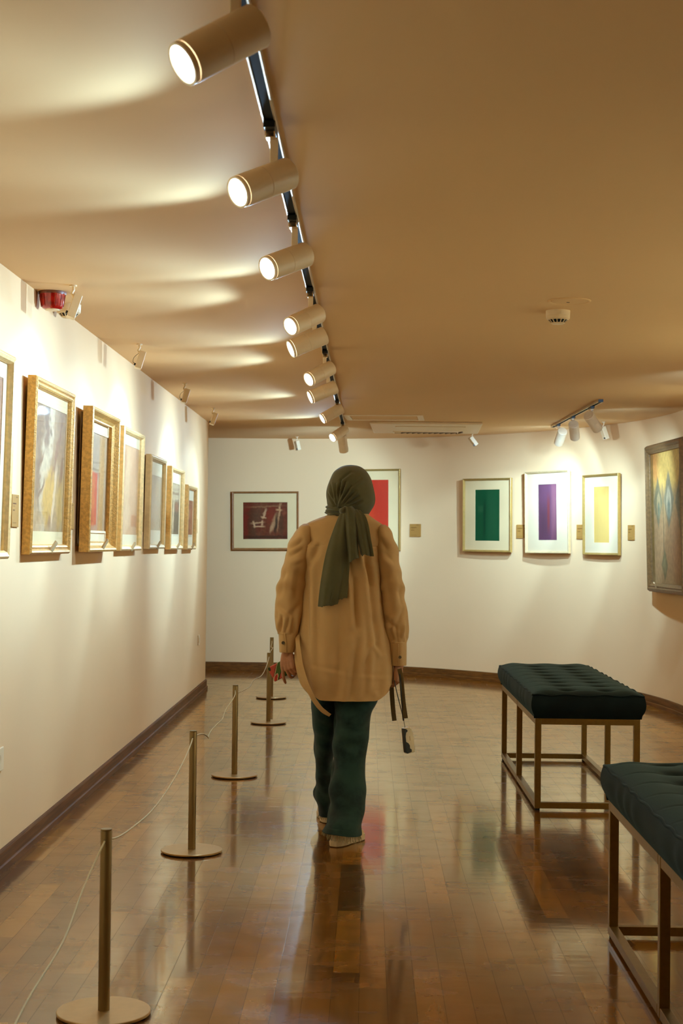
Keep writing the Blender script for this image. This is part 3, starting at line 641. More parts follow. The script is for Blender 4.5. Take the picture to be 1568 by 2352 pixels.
# red alarm beacon under the ceiling, against the left wall
M['redlens'] = simple('red_lens', (0.36, 0.010, 0.006), 0.08, var=0.35, scale=45, spec=0.6, coat=0.5)
r = empty('alarm_beacon', (-1.366, 6.50, ZC), None, 'red alarm beacon under the ceiling against the left wall', 'alarm')
MB().lathe([(0.058, -0.012), (0.059, -0.010), (0.059, 0.0)], 44).build('back_plate', M['redwood'], r, smooth=True, angle=35)
MB().lathe([(0.006, -0.077), (0.034, -0.076), (0.042, -0.072), (0.047, -0.064), (0.055, -0.016), (0.056, -0.012)], 44).build('lens', M['redlens'], r, smooth=True, angle=50)
MB().lathe([(0.004, -0.080), (0.030, -0.0795), (0.033, -0.076)], 36).build('lens_cap', M['whiteplastic'], r, smooth=True, angle=40)
for k in range(12):
    a = 2 * PI * k / 12; MB().box((0.0515 * math.cos(a), 0.0515 * math.sin(a), -0.040), (0.003, 0.004, 0.050), Matrix.Rotation(a, 3, 'Z') @ Matrix.Rotation(math.radians(9.5), 3, 'Y')).build('lens_rib', M['redlens'], r)

# air conditioner and access panel
M['slot'] = simple('louvre_brown', lin((112, 80, 44)), 0.6)
p00 = on_z(852, 968, ZC); p11 = on_z(1100, 990, ZC)
x0, x1 = 0.02, 1.00; y0, y1 = 13.2, 14.32
r = empty('air_conditioner', ((x0 + x1) / 2, (y0 + y1) / 2, ZC), Matrix.Rotation(math.radians(-2), 3, 'Z'), 'white ceiling cassette air conditioner with louvred slots near the end wall', 'air conditioner')
w_, d_ = x1 - x0, y1 - y0
MB().box((0, 0, -0.011), (w_, d_, 0.022)).build('panel', M['whiteplastic'], r, bevel=0.012, segs=3)
MB().box((0.04, -0.06, -0.025), (0.62, 0.50, 0.006)).build('intake_grille', M['whiteplastic'], r, bevel=0.002)
for k in range(11): MB().box((-0.20 + k * 0.051, 0.36, -0.0275), (0.012, 0.16, 0.012), Matrix.Rotation(math.radians(18), 3, 'Z')).build('louvre', M['slot'], r)
mb = MB(); rect_sweep(mb, 0.60, 0.20, [(0, 0), (0, 0.010), (0.010, 0.010), (0.010, 0)])
mb.v = [(a, b + 0.36, -0.022 - c) for a, b, c in mb.v]; mb.build('outlet_frame', M['whiteplastic'], r)
r = empty('access_panel', (0.125, 12.78, ZC), Matrix.Rotation(math.radians(-3.5), 3, 'Z'), 'rectangular ceiling access panel in front of the air conditioner', 'ceiling panel')
mb = MB(); rect_sweep(mb, 0.66, 0.50, [(0, 0), (0, 0.008), (0.05, 0.008), (0.05, 0)]); mb.v = [(a, b, -c) for a, b, c in mb.v]
mb.build('frame', M['whiteplastic'], r, bevel=0.001)
MB().box((0, 0, -0.002), (0.55, 0.39, 0.004)).build('door_panel', M['ceiling'], r)
# wall switch and socket
def plate(p, w, h, name, label, cat, hole):
    r = empty(name, p, RL, label, cat)
    MB().box((0, 0, 0.004), (w, h, 0.008)).build('face_plate', M['whiteplastic'], r, bevel=0.002)
    if hole: MB().lathe([(0.019, 0.0082), (0.021, 0.0095), (0.022, 0.008)], 28).build('socket_well', M['whiteplastic'], r, smooth=True)
    else: MB().box((0, 0, 0.010), (w * 0.6, h * 0.6, 0.006)).build('rocker', M['whiteplastic'], r, bevel=0.002)
a = on_x(455, 1470, XW); plate(Vector((XW, a.y, a.z)), 0.085, 0.085, 'wall_switch', 'small white switch plate low on the far end of the left wall', 'switch', False)
a = on_x(2, 1742, XW); plate(Vector((XW, a.y - 0.05, a.z)), 0.13, 0.09, 'wall_socket', 'white wall socket cut off by the left edge of the photo', 'socket', True)

# ------------------------------------------------------------------ rope barrier
POSTS = [((238, 2330), 'nearest brass barrier post, at the lower left corner'), ((440, 1957), 'second brass barrier post from the camera'), ((538, 1783), 'third brass barrier post, middle of the row'),
         ((616, 1661), 'fourth brass barrier post, just left of the phone hand'), ((622.5, 1603), 'farthest brass barrier post, behind the fourth')]
first = None; holes = []
def make_post():
    r = empty('barrier_post', (0, 0, 0), None)
    MB().lathe([(0.118, 0.0), (0.120, 0.001), (0.120, 0.004), (0.118, 0.005)], 72).build('foot_pad', M['blackmatte'], r, smooth=True, angle=30)
    MB().lathe([(0.127, 0.005), (0.129, 0.006), (0.129, 0.011), (0.127, 0.0125)], 84).build('base_plate', M['litplatebrass'], r, smooth=True, angle=30)
    MB().lathe([(0.0160, 0.0125), (0.0160, 0.500), (0.0148, 0.503), (0.0148, 0.5035)], 40).build('pole', M['postbrass'], r, smooth=True, angle=30)
    MB().lathe([(0.0150, 0.5035), (0.0158, 0.5045), (0.0158, 0.5075), (0.0150, 0.5085)], 40).build('top_cap', M['postbrass'], r, smooth=True, angle=30)
    MB().lathe([(0.0030, -0.0166), (0.0030, 0.0166)], 14, (0.1, 1, 0), (0, 0, 0.478)).build('cord_eyelet', M['black'], r, smooth=True, angle=40)
    return r
for k, (px, lab) in enumerate(POSTS):
    p = on_z(*px, 0.0)
    o = make_post() if first is None else copy_tree(first)
    if first is None: first = o
    o.location = (p.x, p.y, 0); o['label'] = lab; o['category'] = 'barrier post'; o['group'] = 'brass posts of the rope barrier'
    holes.append(Vector((p.x, p.y, 0.478)))
rng = np.random.RandomState(3)
chain = [Vector((-0.78, 2.1, 0.478))] + holes
sags = [0.20, 0.085, 0.075, 0.07, 0.03]
RL_ = ['thin tan cord from the nearest brass post out of the lower left of the photo', 'thin tan cord between the nearest and the second brass post', 'thin tan cord between the second and the third brass post',
       'thin tan cord between the third and the fourth brass post', 'thin tan cord between the two farthest brass posts']
for i in range(len(chain) - 1):
    a, b = chain[i], chain[i + 1]
    dv = (b - a).normalized() * 0.0195
    if i > 0: a = a + dv
    b = b - dv
    m = 30; pts = []
    kx = rng.normal(0, 1, 5)
    for j in range(m + 1):
        u = j / m
        s = sags[i] * 4 * u * (1 - u)
        w = sum(kx[q] * math.sin(PI * (q + 2) * u) for q in range(5)) * 0.006
        w2 = sum(kx[4 - q] * math.sin(PI * (q + 2) * u) for q in range(5)) * 0.005
        p = a.lerp(b, u); pts.append((p.x + w2, p.y, p.z - s + w))
    tag(MB().tube(pts, 0.0027, 7).build('thin_rope', M['cord'], None, smooth=True), RL_[i], 'rope', 'cords strung between the brass posts')

# ------------------------------------------------------------------ benches
M['velvet'] = None
def velvet():
    m, t, b = new_mat('teal_velvet')
    n = t.noise(t.mapping(t.coord(), scale=(1, 1, 1)), 5, 4, 0.6)
    lw = t.node('ShaderNodeLayerWeight'); lw.inputs[0].default_value = 0.3
    c = t.mix(t.smooth(n, 0.3, 0.7), (0.0012, 0.0042, 0.0040), (0.0032, 0.0098, 0.0090))
    t.put(b.inputs['Base Color'], c); b.inputs['Roughness'].default_value = 0.75
    b.inputs['Specular IOR Level'].default_value = 0.2
    b.inputs['Sheen Weight'].default_value = 0.16; b.inputs['Sheen Roughness'].default_value = 0.35; b.inputs['Sheen Tint'].default_value = (0.25, 0.55, 0.52, 1)
    t.put(b.inputs['Normal'], t.bump(t.noise(t.coord(), 260, 3), 0.25, 0.002))
    return m
M['velvet'] = velvet()
BL, BW, TUBE, HF = 1.80, 0.515, 0.030, 0.452
def make_bench(label):
    r = empty('upholstered_bench', (0, 0, 0), None, label, 'bench', 'tufted velvet benches on brass frames')
    for ix in (-1, 1):
        for y in (-BL / 2 + TUBE / 2, 0, BL / 2 - TUBE / 2):
            MB().box((ix * (BW / 2 - TUBE / 2), y, 0.010 + (HF - 0.010) / 2 - 0.0), (TUBE, TUBE, HF - 0.010)).build('leg', M['brass'], r, bevel=0.0015)
            MB().lathe([(0.012, 0.0), (0.012, 0.0105)], 16, None, (ix * (BW / 2 - TUBE / 2), y, 0)).build('glide', M['blackmatte'], r)
    for z in (0.010 + TUBE / 2, HF - TUBE / 2):
        nm = 'floor_rail' if z < 0.2 else 'seat_rail'
        for ix in (-1, 1):
            for s in (-1, 1):
                MB().box((ix * (BW / 2 - TUBE / 2), s * BL / 4, z), (TUBE - 0.0006, BL / 2 - 1.5 * TUBE, TUBE - 0.0006)).build(nm, M['brass'], r, bevel=0.0012)
        for s in (-1, 1):
            MB().box((0, s * (BL / 2 - TUBE / 2), z), (BW - 2 * TUBE, TUBE - 0.0006, TUBE - 0.0006)).build(nm, M['brass'], r, bevel=0.0012)
    # cushion
    cw, cl_, ch = BW + 0.03, BL + 0.03, 0.118
    nx, ny = 74, 210
    tx = [-cw / 6 - 0.005, cw / 6 + 0.005]; nrow = 9; ty = [(-cl_ / 2 + cl_ * (k + 0.5) / nrow) for k in range(nrow)]
    tuft = [(a, b) for a in tx for b in ty]
    def top(x, y):
        ex = min(cw / 2 - abs(x), 0.09) / 0.09; ey = min(cl_ / 2 - abs(y), 0.09) / 0.09
        z = HF + ch + 0.022 * (1 - (1 - max(ex, 0)) ** 2) * (1 - (1 - max(ey, 0)) ** 2)
        for (a, b) in tuft:
            d2 = ((x - a) / 0.034) ** 2 + ((y - b) / 0.030) ** 2
            z -= 0.020 * math.exp(-d2) + 0.006 * math.exp(-d2 / 5)
        for b in ty:
            z -= 0.0035 * math.exp(-((y - b) / 0.006) ** 2) * min(1, ex * 1.2)
        return z
    mb = MB(); vs = []; fs = []
    for j in range(ny + 1):
        for i in range(nx + 1):
            x = -cw / 2 + cw * i / nx; y = -cl_ / 2 + cl_ * j / ny
            vs.append((x, y, top(x, y)))
    for j in range(ny):
        for i in range(nx): fs.append((j * (nx + 1) + i, j * (nx + 1) + i + 1, (j + 1) * (nx + 1) + i + 1, (j + 1) * (nx + 1) + i))
    # boxed sides, bulging
    loop = [i for i in range(nx + 1)] + [(j) * (nx + 1) + nx for j in range(1, ny + 1)] + [ny * (nx + 1) + i for i in range(nx - 1, -1, -1)] + [j * (nx + 1) for j in range(ny - 1, 0, -1)]
    rng = np.random.RandomState(5)
    prev = loop; LV = 7
    for lv in range(1, LV + 1):
        u = lv / LV; cur = []
        for q, li in enumerate(loop):
            x, y, z = vs[li]
            nx_ = (1 if x > cw / 2 - 1e-6 else -1 if x < -cw / 2 + 1e-6 else 0); ny_ = (1 if y > cl_ / 2 - 1e-6 else -1 if y < -cl_ / 2 + 1e-6 else 0)
            bul = 0.010 * math.sin(PI * min(u, 0.9)) - 0.018 * u ** 3 + 0.0022 * math.sin(q * 0.23 + 3 * math.sin(q * 0.061)) * math.sin(PI * u)
            vs.append((x + nx_ * bul, y + ny_ * bul, z + (HF + 0.001 - z) * u)); cur.append(len(vs) - 1)
        for q in range(len(loop)):
            q2 = (q + 1) % len(loop); fs.append((prev[q], cur[q], cur[q2], prev[q2]))
        prev = cur
    fs.append(tuple(prev))
    cu = mb.add(vs, fs).build('cushion', M['velvet'], r, smooth=True, angle=60)
    for zz, off in ((0.0, 0.001),):
        pp = [Vector(vs[li]) for li in loop]
        # round the corners slightly
        pp = [p + Vector((0, 0, -0.002 + 0.003 * math.sin(i * 0.31 + math.sin(i * 0.09)))) for i, p in enumerate(pp)]
        MB().tube([tuple(p) for p in pp] + [tuple(pp[0])], 0.0048, 8).build('piping', M['velvet'], cu, smooth=True)
    mb = MB()
    for (a, b) in tuft: mb.lathe([(0.009, -0.002), (0.0085, 0.002), (0.004, 0.0035)], 14, None, (a, b, top(a, b) - 0.0005))
    mb.build('tuft_buttons', M['velvet'], cu, smooth=True)
    return r
b1 = make_bench('dark teal tufted bench on a brass frame, standing whole in the picture')
b1.location = (1.087, 8.44, 0); b1.rotation_euler = (0, 0, math.radians(0.2))
b2 = copy_tree(b1); b2['label'] = 'nearer teal tufted bench cut off by the lower right corner'
b2.location = (0.815 + BW / 2 - 0.004, 4.232, 0); b2.rotation_euler = (0, 0, math.radians(-0.2))
#PERSON#
# ------------------------------------------------------------------ the woman
YP = 6.80                                   # distance of the middle of her body
def pt(px, py, dy=0.0): return on_y(px, py, YP + dy)
def mpx(y=YP): return y / FPX               # metres per photo pixel at that distance
M['skin'] = simple('skin', lin((192, 134, 98)), 0.5, var=0.06, scale=60, spec=0.4)
M['lips'] = simple('lips', lin((150, 80, 66)), 0.45)
def cloth(name, col, dark, rough=0.8, sheen=0.1, nscale=9, weave=420, wb=0.22, mott=0.25, crumple=0.0):
    m, t, b = new_mat(name)
    co = t.coord()
    n = t.noise(co, nscale, 4, 0.6)
    c = t.mix(t.smooth(n, 0.35, 0.7, 0.0, mott), col, dark)
    t.put(b.inputs['Base Color'], c); b.inputs['Roughness'].default_value = rough; b.inputs['Specular IOR Level'].default_value = 0.22
    b.inputs['Sheen Weight'].default_value = sheen; b.inputs['Sheen Roughness'].default_value = 0.5
    h = t.noise(co, weave, 2)
    if crumple: h = t.math('ADD', t.math('MULTIPLY', h, 0.25), t.math('MULTIPLY', t.noise(co, 16, 3, 0.5, 0.4), crumple))
    t.put(b.inputs['Normal'], t.bump(h, wb, 0.004))
    return m
M['jacket'] = cloth('tan_cotton', lin((202, 160, 106)), lin((184, 142, 88)), 0.75, 0.12, 6, 500, 0.30, 0.35, 1.6)
M['scarf'] = cloth('olive_scarf', lin((92, 85, 55)), lin((70, 64, 38)), 0.82, 0.22, 10, 600, 0.3, 0.4, 1.0)
M['jean'] = cloth('dark_denim', lin((40, 64, 56)), lin((8, 22, 20)), 0.85, 0.12, 9, 380, 0.35, 0.9, 1.0)
M['fray'] = cloth('frayed_denim', lin((168, 152, 112)), lin((80, 84, 64)), 0.9, 0.1, 40)
M['shoe'] = simple('cream_leather', lin((214, 184, 140)), 0.5, var=0.04, spec=0.4)
M['olivestrap'] = simple('olive_webbing', lin((104, 82, 38)), 0.75, var=0.1, scale=300)

def fold_disp(P, creases):
    """sum of cloth creases; each: (x0,z0,x1,z1, amp, width, kind)"""
    x, z = P[:, 0], P[:, 1]; d = np.zeros(len(P))
    for (x0, z0, x1, z1, amp, wd, kind) in creases:
        ex, ez = x1 - x0, z1 - z0; L2 = ex * ex + ez * ez
        u = np.clip(((x - x0) * ex + (z - z0) * ez) / L2, -0.15, 1.15)
        s = ((x - x0) * ez - (z - z0) * ex) / math.sqrt(L2)
        dx = x - (x0 + ex * np.clip(u, 0, 1)); dz = z - (z0 + ez * np.clip(u, 0, 1))
        far = np.sqrt(np.maximum(dx * dx + dz * dz - s * s, 0))
        fade = np.sin(np.clip((u + 0.15) / 1.3, 0, 1) * PI) ** 0.7 * np.exp(-(far / wd) ** 2)
        q = s / wd
        if kind == 'v': d += amp * fade * (-np.exp(-q * q) + 0.75 * np.exp(-(q - 1.7) ** 2))
        elif kind == 'r': d += amp * fade * np.exp(-q * q)
        elif kind == 's': d += amp * fade * (-np.exp(-(q * 2.2) ** 2))
    return d
def px_crease(a, b, amp, wd, kind='v', dy=0.0):
    p, q = pt(*a, dy), pt(*b, dy); return (p.x, p.z, q.x, q.z, amp, wd, kind)
def loft(rows, nring, nseg, power=2.0, disp=None, name='x', mat=None, parent=None, close_top=True, close_bottom=False, zfun=None, solid=0.0, sub=0):
    """rows: (px left, px right, py, depth half, dy of the centre); superellipse rings stacked downward"""
    R_ = []
    for (l, r, py, b, dy) in rows:
        c = pt((l + r) / 2, py, dy); sc = (YP + dy) / FPX
        R_.append((c.x, c.y, c.z, (r - l) / 2 * sc, b))
    S = spline(R_, nring)
    vs = []; nr = []
    for i, (cx_, cy_, cz_, a, b) in enumerate(S):
        for k in range(nseg):
            ph = 2 * PI * k / nseg
            c, s = math.cos(ph), math.sin(ph)
            x = a * math.copysign(abs(c) ** (2 / power), c); y = b * math.copysign(abs(s) ** (2 / power), s)
            vs.append((cx_ + x, cy_ + y, cz_)); n = Vector((c / max(a, 1e-3), s / max(b, 1e-3), 0)).normalized(); nr.append(tuple(n))
    V = np.array(vs); N = np.array(nr)
    if zfun is not None: V = zfun(V)
    if disp is not None: V = V + N * disp(V, N)[:, None]
    fs = []
    for i in range(nring - 1):
        for k in range(nseg):
            k2 = (k + 1) % nseg; fs.append((i * nseg + k, i * nseg + k2, (i + 1) * nseg + k2, (i + 1) * nseg + k))
    if close_top: fs.append(tuple(range(nseg)))
    if close_bottom: fs.append(tuple((nring - 1) * nseg + k for k in range(nseg)))
    mb = MB().add([tuple(p) for p in V], fs)
    return mb.build(name, mat, parent, smooth=True, angle=70, solid=solid, sub=sub)

# ---- body: round-ended limbs merged into one continuous surface
class Body:
    def __init__(s): s.mb = MB()
    def limb(s, pts, rs, n=20):
        P = [Vector(p) for p in pts]
        S = spline([(*p, r) for p, r in zip(P, rs)], max(8, 6 * (len(P) - 1) + 1)) if len(P) > 2 else np.array([(*P[0].lerp(P[1], u), rs[0] + (rs[1] - rs[0]) * u) for u in np.linspace(0, 1, 6)])
        q = [Vector(a[:3]) for a in S]; r = [float(a[3]) for a in S]
        d0 = (q[0] - q[1]).normalized(); d1 = (q[-1] - q[-2]).normalized()
        pre = [(q[0] + d0 * (r[0] * math.sin(a)), r[0] * math.cos(a)) for a in (1.45, 1.1, 0.7, 0.35)]
        post = [(q[-1] + d1 * (r[-1] * math.sin(a)), r[-1] * math.cos(a)) for a in (0.35, 0.7, 1.1, 1.45)]
        al = pre + list(zip(q, r)) + post
        s.mb.tube([tuple(a[0]) for a in al], 0, n, rs=[a[1] for a in al])
    def blob(s, c, rx, ry, rz, n=24):
        c = Vector(c); vs = []; fs = []
        for i in range(n // 2 + 1):
            th = PI * i / (n // 2)
            for k in range(n):
                a = 2 * PI * k / n
                vs.append((c.x + rx * math.sin(th) * math.cos(a), c.y + ry * math.sin(th) * math.sin(a), c.z + rz * math.cos(th)))
        for i in range(n // 2):
            for k in range(n):
                k2 = (k + 1) % n; fs.append((i * n + k, i * n + k2, (i + 1) * n + k2, (i + 1) * n + k))
        s.mb.add(vs, fs)
def hand(B, wrist, e1, e2, e3, curls, spread=(0.05, 0.0, -0.05, -0.10), thumb=(0.75, 0.5), sc=1.0):
    """e1 wrist->knuckles, e2 index->little finger, e3 out of the palm; curls: per finger (mcp, pip, dip) degrees"""
    e1, e2, e3 = Vector(e1).normalized(), Vector(e2).normalized(), Vector(e3).normalized(); w = Vector(wrist)
    kn = []
    for i, off in enumerate((-0.030, -0.010, 0.010, 0.028)):
        k = w + (e1 * (0.082 - 0.004 * abs(i - 1)) + e2 * off) * sc; kn.append(k)
        B.limb([w + e2 * off * 0.55 * sc + e1 * 0.012 * sc, w + (e1 * 0.05 + e2 * off * 0.9) * sc, k], [0.0150 * sc, 0.0135 * sc, 0.0105 * sc], 14)
    B.limb([w + e1 * 0.02 * sc - e2 * 0.012 * sc, w + e1 * 0.06 * sc - e2 * 0.016 * sc], [0.016 * sc, 0.013 * sc], 14)
    lens = ((0.040, 0.024, 0.020), (0.044, 0.028, 0.021), (0.041, 0.026, 0.021), (0.032, 0.019, 0.018))
    tips = []
    for i in range(4):
        d = e1 + e2 * spread[i]; d.normalize(); p = kn[i]; ang = 0; pts = [p]; r0 = 0.0088 if i < 3 else 0.0076
        for L, a in zip(lens[i], curls[i]):
            ang += math.radians(a); q = d * math.cos(ang) + e3 * math.sin(ang); p = p + q * L * sc; pts.append(p)
        B.limb(pts, [r0 * sc, r0 * 0.94 * sc, r0 * 0.86 * sc, r0 * 0.74 * sc], 12); tips.append(p)
    t0 = w + (e1 * 0.022 - e2 * 0.020 + e3 * 0.006) * sc
    d1 = (e1 * thumb[0] - e2 * 0.75 + e3 * thumb[1]).normalized(); t1 = t0 + d1 * 0.040 * sc
    d2 = (e1 * 1.0 - e2 * 0.25 + e3 * thumb[1] * 1.2).normalized(); t2_ = t1 + d2 * 0.032 * sc
    d3 = (e1 * 1.0 + e2 * 0.10 + e3 * thumb[1] * 1.3).normalized(); t3 = t2_ + d3 * 0.024 * sc
    B.limb([t0, t1, t2_, t3], [0.0135 * sc, 0.0115 * sc, 0.0098 * sc, 0.0080 * sc], 12)
    return tips, kn
B = Body()
HC = pt(805, 1128, 0.0)                     # middle of the head
HC.y += 0.012
B.blob(HC + Vector((0, 0, 0.012)), 0.076, 0.094, 0.092)
B.limb([HC + Vector((0, 0.035, -0.035)), HC + Vector((0, 0.062, -0.085))], [0.062, 0.036])          # jaw and chin, facing away
B.limb([HC + Vector((0, 0.098, 0.012)), HC + Vector((0, 0.112, -0.028))], [0.0085, 0.0135], 12)     # nose
B.limb([HC + Vector((-0.016, 0.093, -0.055)), HC + Vector((0, 0.099, -0.055)), HC + Vector((0.016, 0.093, -0.055))], [0.006, 0.0085, 0.006], 12)  # mouth
for s in (-1, 1):
    B.limb([HC + Vector((s * 0.018, 0.092, 0.022)), HC + Vector((s * 0.045, 0.082, 0.020))], [0.0075, 0.006], 10)                       # brows
    B.limb([HC + Vector((s * 0.077, 0.0, 0.016)), HC + Vector((s * 0.079, -0.004, -0.018))], [0.012, 0.008], 10)                       # ears
nk = pt(800, 1190, 0.0)
B.limb([HC + Vector((0, -0.01, -0.05)), nk, nk + Vector((0, 0, -0.04))], [0.056, 0.054, 0.06])
pel = pt(792, 1515, 0.03)
B.limb([pt(795, 1225, 0.01), pt(794, 1300, 0.01), pt(793, 1400, 0.02), pt(792, 1460, 0.03), pel], [0.085, 0.105, 0.105, 0.11, 0.105])
sl, sr = pt(706, 1238, 0.0), pt(872, 1238, 0.0)
B.limb([sl, pt(795, 1222, 0.0), sr], [0.048, 0.07, 0.048])
wl, wr = pt(659.5, 1497, -0.015), pt(915, 1527, 0.02)
B.limb([sl, pt(672, 1372, 0.02), wl], [0.046, 0.037, 0.0245])
B.limb([sr, pt(904, 1385, 0.02), wr], [0.046, 0.037, 0.0245])
# legs: left one ahead, right one planted behind
kl, kr = pt(748, 1735, 0.16), pt(803, 1742, -0.03)
al_ = Vector((-0.176, 7.165, 0.085)); ar_ = Vector((-0.108, 6.605, 0.085))
B.limb([pt(752, 1530, 0.04), pt(745, 1590, 0.055), pt(745, 1660, .085), pt(746, 1735, 0.150), pt(747, 1800, 0.230), al_], [0.06, 0.044, 0.038, 0.034, 0.030, 0.027])
B.limb([pt(818, 1530, 0.02), pt(819, 1600, 0.01), kr, ar_], [0.07, 0.066, 0.048, 0.033])
def foot(a, dr):
    d = Vector((dr[0], dr[1], 0)).normalized()
    B.limb([a + Vector((0, 0, -0.035)) - d * 0.025, a + Vector((0, 0, -0.047)) + d * 0.05, Vector((a.x, a.y, 0.028)) + d * 0.12], [0.024, 0.024, 0.014])
RF = Vector((0.46, 0.89, 0)).normalized(); LF = Vector((-0.10, 1.0, 0)).normalized()
foot(ar_, RF); foot(al_, LF)
# left hand: back of the hand to the camera, holding the phone in front of the palm
e1l = Vector((0.06, 0.05, -1)).normalized(); e2l = Vector((0.90, -0.44, 0.06)).normalized(); e3l = e1l.cross(e2l).normalized()
if e3l.y < 0: e3l = -e3l
tipsL, knL = hand(B, wl, e1l, e2l, e3l, [(14, 16, 10), (30, 48, 34), (38, 58, 38), (42, 60, 40)], spread=(-0.10, 0.14, 0.20, 0.24), thumb=(0.8, 0.85), sc=0.94)
# right hand: closed loosely around the straps, palm to the thigh
e1r = Vector((-0.02, 0.05, -1)).normalized(); e3r = Vector((-0.92, 0.38, 0.0)).normalized(); e3r = (e3r - e1r * e3r.dot(e1r)).normalized(); e2r = e3r.cross(e1r).normalized()
if e2r.y > 0: e2r = -e2r                     # little finger towards the camera, thumb ahead
tipsR, knR = hand(B, wr, e1r, e2r, e3r, [(48, 72, 45), (50, 76, 45), (52, 78, 45), (50, 74, 45)], spread=(0.02, 0, -0.02, -0.04), thumb=(0.7, 0.8), sc=0.90)
tmp = B.mb.build('person', M['skin'], None, smooth=True)
md = tmp.modifiers.new('r', 'REMESH'); md.mode = 'VOXEL'; md.voxel_size = 0.0033; md.use_smooth_shade = True
md2 = tmp.modifiers.new('s', 'SMOOTH'); md2.factor = 0.5; md2.iterations = 3
dg = bpy.context.evaluated_depsgraph_get()
me_ = bpy.data.meshes.new_from_object(tmp.evaluated_get(dg))
old = tmp.data; tmp.modifiers.clear(); tmp.data = me_; bpy.data.meshes.remove(old)
for p_ in me_.polygons: p_.use_smooth = True
PERSON = tag(tmp, 'woman seen from behind walking away in a tan overshirt and olive headscarf', 'person')

# ---- eyes on the face, turned away
for s in (-1, 1):
    MB().lathe([(0.0005, -0.010), (0.007, -0.0075), (0.0105, 0), (0.007, 0.0075), (0.0005, 0.010)], 20, (0, 1, 0), HC + Vector((s * 0.031, 0.078, 0.006))).build('eye', M['eye'] if 'eye' in M else M['black'], PERSON, smooth=True)

# ---- jeans
def jean_disp(seed):
    rg = np.random.RandomState(seed); ks = [(rg.uniform(18, 55), rg.uniform(0, 6), rg.uniform(-3, 3), rg.uniform(0.5, 1)) for _ in range(7)]
    def f(V, N):
        d = np.zeros(len(V)); ang = np.arctan2(N[:, 1], N[:, 0])
        for (k, ph, tw, a) in ks: d += 0.0030 * a * np.sin(V[:, 2] * k + ph + tw * ang) * (0.6 + 0.4 * np.sin(2 * ang + ph))
        kn = np.exp(-((V[:, 2] - 0.47) / 0.10) ** 2)
        d += 0.006 * kn * np.sin(V[:, 2] * 85 + 1.5 * np.cos(ang + 0.6)) * np.clip(-N[:, 1], 0, 1)
        d += 0.0035 * np.exp(-((V[:, 2] - 0.13) / 0.10) ** 2) * np.sin(V[:, 2] * 60 + 2 * ang)
        return d
    return f
jl = loft([(712, 778, 1565, .100, .05), (715, 775, 1600, .095, .055), (719, 770, 1650, .088, .08), (722, 767, 1700, .078, .12), (725, 767, 1750, .07, .17), (728, 769, 1795, .075, .23), (722, 769, 1818, .085, .27), (728, 768, 1845, .095, .31), (734, 767, 1868, .105, .335)],
          90, 56, 2.2, jean_disp(2), 'jeans', M['jean'], PERSON, solid=0.004)
jl.name = 'jeans'
jr = loft([(764, 868, 1565, .105, .03), (769, 866, 1600, .102, .02), (769, 853, 1640, .095, 0.0), (768, 843, 1700, .085, -.02), (765, 839, 1750, .08, -.04), (761, 838, 1800, .08, -.075), (757, 836.5, 1850, .085, -.12), (754, 835, 1880, .095, -.165), (748, 832, 1900, .100, -.18), (742, 828, 1916, .104, -.188)],
          110, 64, 2.2, jean_disp(5), 'trouser_leg', M['jean'], jl, solid=0.004, zfun=lambda V: V + np.stack([0 * V[:, 0], 0 * V[:, 0], np.where(V[:, 2] < 0.075, 0.035 * np.clip((V[:, 0] + 0.02) / 0.1, -1, 1) * -1 * np.clip((0.10 - V[:, 2]) / 0.06, 0, 1) * 0.45, 0)], 1))
# frayed hems
def fray(name, cx, cy, a, b, z, tilt, seed, n=90, parent=None):
    rg = np.random.RandomState(seed); mb = MB()
    for k in range(n):
        ph = 2 * PI * k / n + rg.uniform(-.03, .03)
        x, y = cx + a * math.cos(ph), cy + b * math.sin(ph); zz = z + tilt * (x - cx)
        L = rg.uniform(0.008, 0.024)
        ox, oy = math.cos(ph) * 0.004 + rg.uniform(-.008, .008), math.sin(ph) * 0.004
        mb.tube([(x, y, zz + 0.006), (x + ox * .5, y + oy * .5, zz - L * .5), (x + ox, y + oy, zz - L)], 0.0011, 5)
    return mb.build(name, M['fray'], parent)
hr = pt(785, 1916, -.188); hl = pt(750.5, 1868, .335)
fray('frayed_hem', hr.x, hr.y, 0.079, 0.100, hr.z + 0.004, -0.16, 1, 110, jl)
fray('frayed_hem', hl.x, hl.y, 0.033, 0.103, hl.z + 0.003, 0.0, 2, 60, jl)

